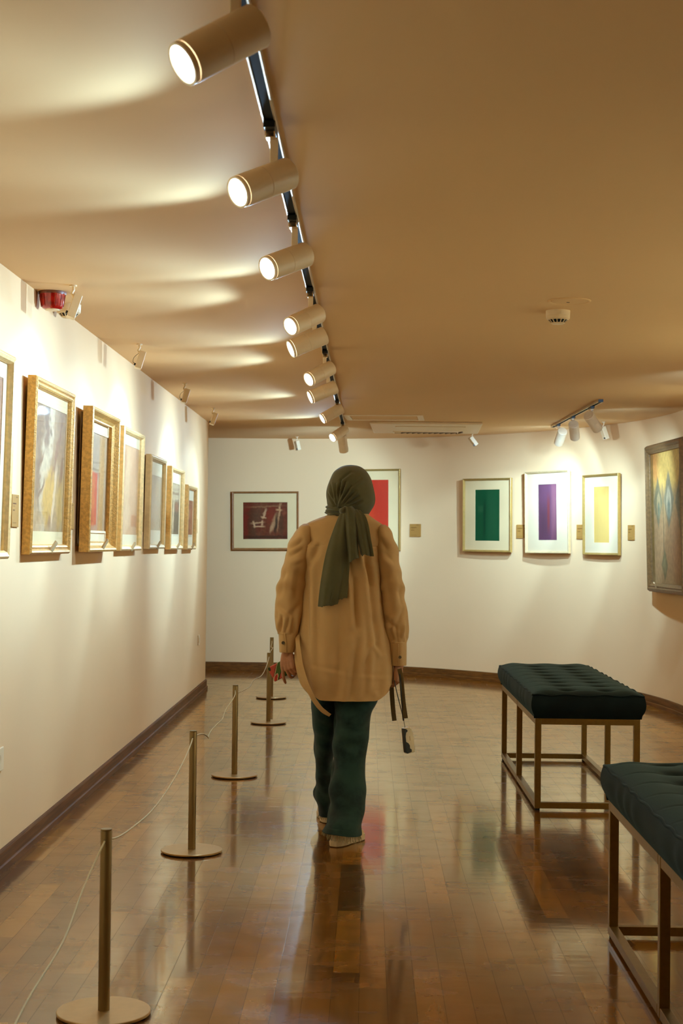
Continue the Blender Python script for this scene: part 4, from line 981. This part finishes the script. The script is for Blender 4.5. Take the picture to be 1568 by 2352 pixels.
# ---- shoes: low cream slip-ons, built on a sole outline
def shoe(a, d, lift=0.0):
    d = Vector(d); s = Vector((d.y, -d.x, 0)); L = 0.245
    base = Vector((a.x, a.y, 0)) - d * 0.055
    st_ = [(0.0, .012), (0.02, .026), (0.06, .033), (0.11, .031), (0.16, .038), (0.20, .038), (0.228, .028), (0.243, .012)]
    S = spline(st_, 34); n = 30
    def lay(z, grow, up=0.0, hi=None):
        out = []
        for (u, w) in S: out.append(base + d * (u + (grow if u > .12 else -grow) * abs(u - .12) / .12) + s * (w + grow) + Vector((0, 0, z)))
        for (u, w) in S[::-1]: out.append(base + d * (u + (grow if u > .12 else -grow) * abs(u - .12) / .12) - s * (w + grow) + Vector((0, 0, z)))
        return out
    m = len(S) * 2
    def stack(layers, name, mat, parent, cap_top=True, cap_bot=True):
        vs = []; fs = []
        for l in layers: vs += [tuple(p) for p in l]
        for i in range(len(layers) - 1):
            for k in range(m):
                k2 = (k + 1) % m; fs.append((i * m + k, i * m + k2, (i + 1) * m + k2, (i + 1) * m + k))
        if cap_bot: fs.append(tuple(range(m)))
        if cap_top: fs.append(tuple((len(layers) - 1) * m + k for k in range(m)))
        return MB().add(vs, fs).build(name, mat, parent, smooth=True, angle=50)
    o = stack([lay(0.0015, -0.001), lay(0.004, 0.003), lay(0.022, 0.004), lay(0.027, 0.002)], 'shoe', M['shoe'], PERSON)
    # upper: taller at the heel and instep, low at the toe
    def up(f, inset):
        out = []
        for q, (u, w) in enumerate(list(S) + list(S[::-1])):
            sg = 1 if q < len(S) else -1
            hgt = (0.068 if u < .09 else 0.068 - (u - .09) * 0.30) * f
            out.append(base + d * (u + (0.11 - u) * inset) + s * sg * w * (1 - inset) + Vector((0, 0, 0.024 + hgt)))
        return out
    stack([lay(0.024, 0.0005), up(0.45, 0.02), up(0.8, 0.10), up(1.0, 0.30), up(1.04, 0.75)], 'upper', M['shoe'], o, True, False)
    # dark topline band around the opening
    rim = [p + Vector((0, 0, 0.001)) for p in up(0.74, 0.055)]
    idx = [k for k in range(m) if (list(S) + list(S[::-1]))[k][0] < 0.16]
    half = idx[:len(idx) // 2][::-1] + idx[len(idx) // 2:][::-1]
    MB().tube([tuple(rim[k]) for k in half], 0.006, 8).build('topline', M['black'], o, smooth=True)
    return o
shoe(ar_, RF); shoe(al_, LF)

# ---- overshirt: body
cr = [px_crease((841, 1262), (868, 1474), 0.0180, .016), px_crease((868, 1470), (862, 1580), 0.0120, .016), px_crease((814, 1330), (819, 1436), 0.0210, .013), px_crease((822, 1468), (804, 1600), 0.0120, .016),
      px_crease((720, 1290), (722, 1590), 0.0135, .018, 'r'), px_crease((702, 1290), (706, 1470), 0.0150, .018), px_crease((722, 1522), (817, 1541), 0.0030, .010), px_crease((822, 1540), (896, 1548), 0.0035, .010),
      px_crease((699, 1257), (746, 1252), 0.0045, .004, 's'), px_crease((846, 1255), (884, 1256), 0.0045, .004, 's'), px_crease((700, 1230), (722, 1250), 0.0090, .012), px_crease((752, 1330), (745, 1590), 0.0090, .03, 'r'),
      px_crease((780, 1400), (776, 1592), 0.0090, .02), px_crease((848, 1420), (838, 1596), 0.0090, .018), px_crease((874, 1300), (893, 1500), 0.0120, .016), px_crease((884, 1440), (872, 1590), 0.0090, .014),
      px_crease((835, 1268), (856, 1345), 0.0150, .012), px_crease((790, 1240), (812, 1340), 0.0090, .016), px_crease((735, 1250), (712, 1300), 0.0105, .014), px_crease((860, 1480), (840, 1520), 0.0075, .012), px_crease((865, 1475), (880, 1500), 0.0075, .010)]
rgj = np.random.RandomState(11); jk = [(rgj.uniform(10, 34), rgj.uniform(0, 6), rgj.uniform(-7, 7), rgj.uniform(.4, 1)) for _ in range(6)]
def jacket_disp(V, N):
    back = np.clip(-N[:, 1] * 1.3, 0, 1)
    d = fold_disp(V[:, [0, 2]], cr) * back
    low = np.clip((1.30 - V[:, 2]) / 0.5, 0.1, 1)
    ang = np.arctan2(N[:, 1], N[:, 0])
    for (k, ph, zz, a) in jk: d += 0.0022 * a * low * np.sin(V[:, 0] * k * 2.2 + ph + zz * V[:, 2])
    d += 0.006 * low * np.sin(9 * ang + 2.5 * V[:, 2]) * (1 - back)
    return d
def hemline(V):
    # shirt-tail hem: higher at the side seams
    zt, zb = 1.0, V[:, 2].min(); u = np.clip((1.0 - V[:, 2]) / (1.0 - zb), 0, 1)
    xs = (V[:, 0] - pt(800, 1590).x) / 0.195
    rise = 0.070 * np.clip((np.abs(xs) - 0.60) / 0.4, 0, 1) ** 1.6 + np.where(V[:, 1] > YP + 0.03, 0.03, 0)
    V = V.copy(); V[:, 2] += rise * u ** 3
    return V
jacket = loft([(762, 838, 1176, .060, .0), (752, 848, 1184, .070, .005), (728, 860, 1193, .080, .005), (703, 878, 1205, .090, .005), (692, 889, 1220, .104, .005), (691, 887, 1250, .120, .0), (694, 879, 1300, .130, .0), (697, 876, 1350, .134, .0),
               (694, 880, 1400, .140, .005), (689, 887, 1450, .148, .01), (686, 893, 1500, .156, .015), (691, 898, 1550, .160, .02), (704, 900, 1585, .160, .025), (708, 899, 1603, .160, .025)],
              240, 300, 2.0, jacket_disp, 'overshirt', M['jacket'], PERSON, zfun=hemline, solid=0.003)
# hem stitching
hs = []
for k in range(60):
    x = pt(716 + (892 - 716) * k / 59, 1590).x; hs.append(x)
# sleeves
SL_CR = [px_crease(a, b, am, wd, 'v', -.06) for a, b, am, wd in [((696, 1240), (668, 1262), .008, .011), ((697, 1262), (662, 1280), .008, .011), ((700, 1290), (672, 1300), .006, .010), ((656, 1300), (640, 1372), .006, .014), ((690, 1300), (676, 1400), .007, .016),
    ((640, 1390), (668, 1415), .007, .012), ((690, 1385), (664, 1418), .006, .012), ((648, 1415), (644, 1452), .009, .008), ((664, 1420), (656, 1452), .010, .008), ((676, 1410), (672, 1452), .007, .009), ((633, 1395), (641, 1440), .006, .009),
    ((880, 1270), (905, 1290), .007, .012), ((884, 1310), (900, 1410), .007, .016), ((918, 1320), (922, 1420), .006, .014), ((930, 1400), (905, 1440), .007, .012), ((886, 1420), (915, 1448), .006, .012), ((936, 1440), (927, 1476), .008, .008), ((908, 1440), (913, 1474), .009, .008), ((897, 1430), (900, 1472), .007, .009)]]
def sleeve_disp(cuff_z, seed):
    rg = np.random.RandomState(seed); ks = [(rg.uniform(14, 50), rg.uniform(0, 6), rg.uniform(-2.5, 2.5), rg.uniform(.4, 1)) for _ in range(6)]
    def f(V, N):
        ang = np.arctan2(N[:, 1], N[:, 0]); d = np.zeros(len(V))
        for (k, ph, tw, a) in ks: d += 0.0014 * a * np.sin(V[:, 2] * k + ph + tw * ang)
        near = np.exp(-np.clip(V[:, 2] - cuff_z, 0, 1) / 0.06)
        d += 0.0075 * near * np.sin(7 * ang + 14 * (V[:, 2] - cuff_z)) * np.clip((V[:, 2] - cuff_z) / 0.02, 0, 1)
        el = np.exp(-((V[:, 2] - 1.13) / 0.07) ** 2)
        d += 0.005 * el * np.sin(V[:, 2] * 70 + 2.2 * np.sin(ang))
        d += fold_disp(V[:, [0, 2]], SL_CR) * np.clip(-N[:, 1] * 1.5, 0, 1)
        sh = np.exp(-((V[:, 2] - 1.31) / 0.05) ** 2)
        d += 0.006 * sh * np.sin(V[:, 2] * 46 + 2.6 * ang)
        return d
    return f
czl = pt(662, 1455).z; czr = pt(914, 1475).z
loft([(698, 712, 1203.5, .024, .002), (688, 719, 1210, .056, .002), (678, 723, 1223, .078, .0), (668, 723, 1242, .088, .0), (657, 716, 1275, .088, .0), (647, 707, 1310, .082, .0), (638, 703, 1345, .072, .005), (632.5, 700, 1380, .070, .01), (631, 697, 1412, .066, .005), (635, 692, 1437, .056, -.005), (639.5, 686, 1456, .044, -.01)],
     150, 160, 2.1, sleeve_disp(czl, 3), 'sleeve', M['jacket'], jacket, solid=0.003)
loft([(868, 884, 1206, .024, .002), (861, 893, 1213, .056, .002), (857, 901, 1226, .078, .0), (857, 906.5, 1244, .088, .0), (862, 914, 1275, .088, .0), (870, 920, 1310, .082, .0), (873, 926, 1345, .072, .005), (876, 931, 1380, .070, .01), (880, 935.5, 1415, .066, .015), (884, 937.5, 1442, .058, .018), (890, 934, 1462, .048, .02), (894, 931.5, 1477, .042, .02)],
     150, 160, 2.1, sleeve_disp(czr, 4), 'sleeve', M['jacket'], jacket, solid=0.003)
def cuff(rows, seed, button, slit):
    o = loft(rows, 30, 60, 2.1, lambda V, N: 0.0012 * np.sin(5 * np.arctan2(N[:, 1], N[:, 0]) + seed), 'cuff', M['jacket'], jacket, close_top=False, solid=0.0035)
    p = pt(*button); d_ = rows[0][3] + 0.006
    p.y = YP + rows[0][4] - d_ * 0.93
    MB().lathe([(0.0035, 0.0025), (0.0066, 0.003), (0.0072, 0.0015), (0.0072, -0.002)], 22, (0.0, -1, 0), p).build('button', M['btn'], jacket, smooth=True, angle=35)
    a, b = pt(*slit[0]), pt(*slit[1])
    for q in (a, b): q.y = YP + rows[0][4] - d_ * 0.93
    MB().tube([tuple(a), tuple(a.lerp(b, .5) + Vector((.002, -.001, 0))), tuple(b)], 0.0022, 8).build('cuff_placket', M['jacket'], jacket, smooth=True)
M['btn'] = simple('horn_button', lin((96, 78, 52)), 0.3, var=0.3, scale=200)
cuff([(640, 685, 1453, .043, -.01), (641, 680, 1475, .041, -.012), (642, 674, 1498, .038, -.014)], 0.4, (651.5, 1474.5), ((655, 1452), (660, 1496)))
cuff([(894, 932, 1474, .043, .02), (896, 932, 1500, .041, .02), (898, 931.5, 1528, .038, .02)], 1.7, (918, 1508.5), ((914, 1478), (913, 1527)))
# collar under the scarf and the back seam
loft([(756, 842, 1168, .066, .0), (752, 846, 1182, .074, .003)], 8, 60, 2.2, None, 'collar', M['jacket'], jacket, close_top=False, solid=0.004)
# loose belt hanging from the left side seam
def ribbon(name, pts, width, mat, parent, wdir=None, thick=0.0016, n=40, fold=0.0, smooth=True):
    """flat strip following pts (x,y,z,width scale), its breadth along wdir"""
    S = spline(pts, n); vs = []; fs = []
    for i, a in enumerate(S):
        p = Vector(a[:3]); t = (Vector(S[min(i + 1, n - 1)][:3]) - Vector(S[max(i - 1, 0)][:3])).normalized()
        w = Vector(wdir); w = (w - t * w.dot(t)).normalized(); nn = t.cross(w)
        hw = width / 2 * (a[3] if len(a) > 3 else 1)
        for (u, v) in ((-1, -1), (1, -1), (1, 1), (-1, 1)):
            vs.append(p + w * hw * u + nn * (thick / 2 * v + (fold * math.sin(i * 0.9) if u > 0 else 0)))
    for i in range(n - 1):
        for k in range(4):
            k2 = (k + 1) % 4; fs.append((4 * i + k, 4 * i + k2, 4 * i + 4 + k2, 4 * i + 4 + k))
    fs += [(0, 1, 2, 3), tuple(4 * n - 4 + k for k in (3, 2, 1, 0))]
    return MB().add(vs, fs).build(name, mat, parent, smooth=smooth, angle=40, bevel=0.0)
def P4(px, py, dy, s=1.0): p = pt(px, py, dy); return (p.x, p.y, p.z, s)
ribbon('belt_end', [P4(684, 1436, .03), P4(683, 1468, -.05), P4(687, 1505, -.10), P4(695, 1545, -.13), P4(708, 1582, -.15), P4(724, 1612, -.155), P4(741, 1632, -.15), P4(758, 1643, -.14, .8)], 0.021, M['jacket'], jacket, wdir=(0.85, -0.25, 0.35), n=46, fold=0.0012)
ribbon('belt_loop', [P4(681, 1478, -.02), P4(683, 1520, -.05), P4(694, 1565, -.08), P4(712, 1590, -.1)], 0.030, M['jacket'], jacket, wdir=(0.7, -0.6, 0.2), n=30, fold=0.001)

# ---- headscarf
kt = pt(770, 1166, 0.0)
rgs = np.random.RandomState(21)
SC_CR = [((768, 1166), (757, 1108), .0045, .0050), ((770, 1164), (770, 1112), .0060, .0050), ((771, 1164), (783, 1104), .0080, .0055), ((773, 1164), (793, 1108), .0075, .0055), ((776, 1163), (806, 1118), .0060, .0055),
         ((782, 1162), (817, 1128), .0060, .0060), ((790, 1161), (824, 1140), .0055, .0055), ((798, 1162), (832, 1150), .0045, .0050), ((766, 1160), (752, 1130), .0035, .0040), ((780, 1104), (806, 1084), .0040, .0060), ((806, 1118), (830, 1100), .0028, .0070)]
SC_CR = [px_crease(a, b, am * 1.7, wd, 'v', -.09) for a, b, am, wd in SC_CR]
def scarf_disp(V, N):
    back = np.clip(-N[:, 1] * 1.6 + 0.1, 0, 1)
    d = fold_disp(V[:, [0, 2]], SC_CR) * back
    dx, dz = V[:, 0] - kt.x, V[:, 2] - kt.z
    r = np.sqrt(dx * dx + dz * dz); th = np.arctan2(dz, dx)
    d += 0.0016 * back * np.sin(th * 9 + r * 24) * np.clip(r / 0.05, 0, 1)
    d += 0.0012 * np.sin(V[:, 2] * 60 + 5 * np.arctan2(N[:, 1], N[:, 0])) * np.clip(1 - back, 0, 1)
    return d
head_rows = [(803.5, 806.5, 1067.8, .003, .012), (791, 820, 1069.5, .028, .012), (779, 832, 1074.5, .056, .012), (766, 843.5, 1085, .084, .012), (757, 852.5, 1102, .106, .010), (751, 858.5, 1122, .116, .006), (748.8, 861, 1140, .116, .004), (750.2, 860, 1156, .108, .004), (754, 855, 1168, .096, .008), (755, 849, 1178, .088, .012), (752, 843, 1187, .085, .014), (752, 838, 1194, .085, .014)]
def face_open(V):
    # draw the fabric back from the face so that it frames it
    V = V.copy(); c = np.array([HC.x, HC.y + 0.10, HC.z - 0.02])
    e = ((V[:, 0] - c[0]) / 0.055) ** 2 + ((V[:, 2] - c[2]) / 0.085) ** 2
    m_ = (V[:, 1] > HC.y + 0.02) & (e < 1.6)
    V[:, 1] = np.where(m_, V[:, 1] - 0.045 * np.clip(1.6 - e, 0, 1), V[:, 1])
    return V
scarf = loft(head_rows, 170, 260, 2.08, scarf_disp, 'headscarf', M['scarf'], PERSON, zfun=face_open)
# neck band drawn round to the knot
def band(pts, wd, name):
    return ribbon(name, pts, wd, M['scarf'], scarf, wdir=(0, -0.15, 1), thick=0.006, n=40, fold=0.0)
vs = []; fs = []; NA, NB_ = 60, 26
for q in range(NB_ + 1):
    v = q / NB_
    for k in range(NA + 1):
        u = k / NA; ph = math.radians(172 + 110 * u)
        py = (1162 + 4 * u) + (24 - 9 * u) * v                 # narrows towards the knot
        c0 = pt(800.5, py, 0.012)
        bul = 0.006 * math.sin(PI * v) + 0.0045 * math.sin(2 * PI * (1.9 * v + 0.75 * u)) * (0.35 + 0.65 * math.sin(PI * min(1, v * 1.05))) + 0.0025 * math.sin(2 * PI * (3.3 * v - 0.9 * u))
        a_, b_ = 0.098 + bul, 0.093 + bul
        vs.append((c0.x + a_ * math.cos(ph) * 0.98, c0.y + b_ * math.sin(ph), c0.z))
for q in range(NB_):
    for k in range(NA): fs.append((q * (NA + 1) + k, q * (NA + 1) + k + 1, (q + 1) * (NA + 1) + k + 1, (q + 1) * (NA + 1) + k))
MB().add(vs, fs).build('neck_band', M['scarf'], scarf, smooth=True, solid=0.003)
# knot and tails: sheets with pleats
def tail(rows, name, pleats, seed, ny=70, nx=44, hem=(0, 0), thick=0.0028, amp=0.010, ragged=0.004):
    """rows: (left px, right px, py left, py right, dy)"""
    rg = np.random.RandomState(seed); S = spline(rows, ny); vs = []; fs = []
    rag = np.cumsum(rg.normal(0, 1, nx + 1)); rag = (rag - np.linspace(rag[0], rag[-1], nx + 1)) * ragged * 0.3
    for i, (l, r, pl, pr, dy) in enumerate(S):
        t_ = i / (ny - 1)
        for k in range(nx + 1):
            u = k / nx
            p = pt(l + (r - l) * u, pl + (pr - pl) * u, dy)
            w = sum(a * math.sin(2 * PI * (f * u + ph + sh * t_)) for (f, ph, sh, a) in pleats)
            p.y += amp * w * (0.35 + 0.65 * t_) + 0.010 * math.cos(PI * (u - .5)) * -1
            if i > ny - 8: p.z += rag[k] * (i - ny + 8) / 7
            vs.append(tuple(p))
    for i in range(ny - 1):
        for k in range(nx): fs.append((i * (nx + 1) + k, i * (nx + 1) + k + 1, (i + 1) * (nx + 1) + k + 1, (i + 1) * (nx + 1) + k))
    return MB().add(vs, fs).build(name, M['scarf'], scarf, smooth=True, solid=thick)
tail([(782, 799, 1176, 1172, -.118), (774, 800, 1195, 1190, -.130), (765, 800, 1218, 1216, -.145), (754, 799, 1250, 1246, -.158), (745, 797, 1285, 1278, -.160), (738, 794, 1325, 1312, -.158), (733, 786, 1362, 1345, -.158), (730, 776, 1393, 1386, -.158)],
     'long_tail', [(0.9, .1, .45, .9), (2.0, .45, -.35, .35)], 2, amp=0.013)
tail([(786, 799, 1200, 1200, -.124), (779, 801, 1250, 1246, -.140), (771, 803, 1290, 1285, -.146), (762, 801, 1325, 1322, -.146), (752, 799, 1360, 1352, -.146), (744, 797, 1386, 1373, -.146)],
     'under_tail', [(1.3, .3, .3, .8), (2.4, .1, .1, .4)], 4, amp=0.012)
tail([(789, 808, 1164, 1163, -.128), (790, 815, 1176, 1172, -.142), (792, 819, 1200, 1195, -.155), (794.5, 820, 1230, 1226, -.166), (798, 822, 1262, 1256, -.170), (800.5, 824, 1291, 1281, -.170)],
     'short_tail', [(0.9, .2, .1, .8), (2.2, .0, .15, .35)], 6, nx=34)
tail([(800, 826, 1166, 1172, -.122), (806, 839, 1182, 1186, -.138), (814, 846, 1206, 1206, -.150), (820, 851, 1236, 1234, -.158), (826, 856, 1262, 1262, -.160), (829, 858.5, 1274, 1278, -.160)],
     'side_tail', [(1.1, .55, -.15, .8), (2.6, .2, .1, .4)], 8, nx=34)
kb = pt(793, 1172, -.125)
mb = MB(); 
for (dx, dz, r1, a) in ((-0.006, 0.0, .014, .5), (0.010, 0.004, .012, -.4), (0.0, -0.010, .011, .2)):
    mb.tube([(kb.x + dx - .014, kb.y + .008, kb.z + dz - .012 * a), (kb.x + dx, kb.y - .008, kb.z + dz), (kb.x + dx + .014, kb.y + .006, kb.z + dz + .014 * a)], r1, 12, rs=[(r1 * .7, r1 * .9), (r1, r1 * 1.1), (r1 * .6, r1 * .8)])
mb.build('knot', M['scarf'], scarf, smooth=True)

# ---- phone in the left hand
M['phonecase'] = paint_mat('patterned_case', lin((206, 92, 74)), [('r', .50, .74, .70, .125, 24, lin((40, 42, 28)), .04, .07, 1), ('r', .50, .74, .70, .105, 24, lin((88, 112, 56)), .04, .07, 1), ('r', .50, .845, .70, .012, 24, lin((232, 190, 150)), .2, .07, 1),
     ('e', .85, .90, .30, .075, 20, lin((232, 190, 150)), .06, .08, 1), ('e', .85, .905, .25, .055, 20, lin((196, 66, 54)), .06, .08, 1), ('e', .08, .96, .16, .06, 0, lin((60, 66, 38)), .1, .08, 1),
     ('r', .5, .40, .7, .09, 24, lin((88, 112, 56)), .06, .10, 1), ('r', .5, .30, .7, .015, 24, lin((40, 42, 28)), .2, .10, 1), ('e', .3, .12, .3, .10, 0, lin((60, 66, 38)), .1, .1, 1)], grain=.03, rough=.45, gallery=None)
pc0 = pt(637.5, 1541, 0.0); pc1 = pt(678, 1515, 0.0)
pcm = knL[1] * 0.5 + knL[2] * 0.5 + e3l * 0.030 + e1l * 0.016
ax_l = Vector((-0.83, 0.10, -0.46)).normalized()       # long axis, down to the left
ax_n = (Vector((0.10, -1, 0.05)) - ax_l * Vector((0.10, -1, 0.05)).dot(ax_l)).normalized()
ax_s = ax_n.cross(ax_l).normalized()
r = empty('smartphone', pt(653, 1534, 0.030), Matrix((ax_s, ax_l, ax_n)).transposed(), 'smartphone in a red and green patterned case held in her left hand', 'phone')
MB().box((0, 0, 0), (0.070, 0.138, 0.0085)).build('case', M['phonecase'], r, bevel=0.006, segs=4)
MB().box((0, 0, -0.0048), (0.064, 0.131, 0.002)).build('screen', M['black'], r, bevel=0.0008)
MB().box((-0.0355, -0.02, 0.0), (0.0016, 0.016, 0.003)).build('side_button', M['black'], r)
# ---- things in the right hand
gp = pt(910, 1566, 0.0)
ribbon_o = ribbon('webbing_strap', [P4(917, 1536, -.012), P4(921, 1556, -.022), P4(923.5, 1585, -.026), P4(927, 1620, -.028), P4(931.5, 1650, -.028)], 0.0205, M['olivestrap'], None, wdir=(1, -0.3, 0.05), n=34)
tag(ribbon_o, 'olive webbing strap hanging from her right hand, beside the camera cord', 'strap', 'olive webbing straps hanging at her right side')
ribbon_2 = ribbon('webbing_strap', [P4(898, 1570, .075), P4(899, 1582, .075), P4(900.5, 1605, .072), P4(903, 1635, .068), P4(905.5, 1655.5, .068)], 0.0205, M['olivestrap'], None, wdir=(1, -0.2, 0.05), n=34)
tag(ribbon_2, 'olive webbing strap end hanging below the right hem of the tan overshirt', 'strap', 'olive webbing straps hanging at her right side')
M['camwhite'] = simple('white_shell', lin((226, 206, 168)), 0.32, var=0.02, spec=0.6)
M['camdark'] = simple('dark_grip', lin((28, 28, 20)), 0.4)
cc = pt(936, 1700, 0.0)
cz = Vector((-0.10, 0.02, 1)).normalized()               # hangs from one end
cx_ = (Vector((0.92, 0.38, 0.0))); cx_ = (cx_ - cz * cx_.dot(cz)).normalized(); cy_ = cz.cross(cx_)
cam_r = empty('compact_camera', cc, Matrix((cx_, cy_, cz)).transposed(), 'white compact camera with dark grips hanging on a cord from her right hand', 'camera')
def outline(mb, pts, y0, y1):
    n = len(pts); vs = [(x, y0, z) for x, z in pts] + [(x, y1, z) for x, z in pts]
    return mb.add(vs, [tuple(range(n)), tuple(range(2 * n - 1, n - 1, -1))] + [(k, (k + 1) % n, n + (k + 1) % n, n + k) for k in range(n)])
outline(MB(), [(-0.020, 0.056), (0.012, 0.057), (0.019, 0.045), (0.024, 0.012), (0.024, -0.05), (0.020, -0.056), (-0.014, -0.058), (-0.020, -0.05)], -0.0140, 0.016).build('body', M['camwhite'], cam_r, bevel=0.003, segs=3)
outline(MB(), [(-0.0205, 0.054), (-0.010, 0.052), (-0.003, 0.046), (-0.003, 0.040), (-0.010, 0.035), (-0.014, 0.02), (-0.014, -0.005), (-0.004, -0.012), (0.002, -0.022), (0.002, -0.036), (0.009, -0.041), (0.009, -0.052), (-0.013, -0.0575), (-0.0205, -0.05)], -0.0152, 0.010).build('grip', M['camdark'], cam_r, bevel=0.001)
outline(MB(), [(0.0205, 0.04), (0.0252, 0.012), (0.0252, -0.048), (0.021, -0.054)], -0.012, 0.0165).build('side_trim', M['alu'], cam_r, bevel=0.0006)
MB().lathe([(0.0145, 0.0), (0.0145, 0.010), (0.012, 0.013), (0.0085, 0.0125), (0.008, 0.009)], 32, (0, 1, 0), (0.004, 0.015, 0.0)).build('lens_barrel', M['camdark'], cam_r, smooth=True, angle=35)
MB().box((0.005, -0.0146, 0.008), (0.0035, 0.0008, 0.020)).build('engraving', M['tabwood'], cam_r)
mb = MB()
loc = lambda p: cam_r.matrix_world.inverted() @ p
def cordpts(l): return [tuple(loc(Vector(q))) for q in spline([tuple(pt(*a)) for a in l], 22)]
mb.tube(cordpts([(905, 1562, -.015), (911, 1590, -.02), (918, 1618, -.02), (924.5, 1643, -.014)]), 0.0022, 8)
mb.tube(cordpts([(918, 1548, -.020), (920.5, 1580, -.036), (922.5, 1615, -.034), (925, 1643, -.016)]), 0.0024, 8)
mb.tube(cordpts([(924.5, 1640, -.015), (926.5, 1655, -.010)]), 0.0040, 8)
mb.build('wrist_cord', M['black'], cam_r, smooth=True)
MB().tube(cordpts([(926.5, 1653, -.010), (928.5, 1664, -.006), (929.8, 1671, .0)]), 0.0012, 6).build('cord_loop', M['camdark'], cam_r, smooth=True)
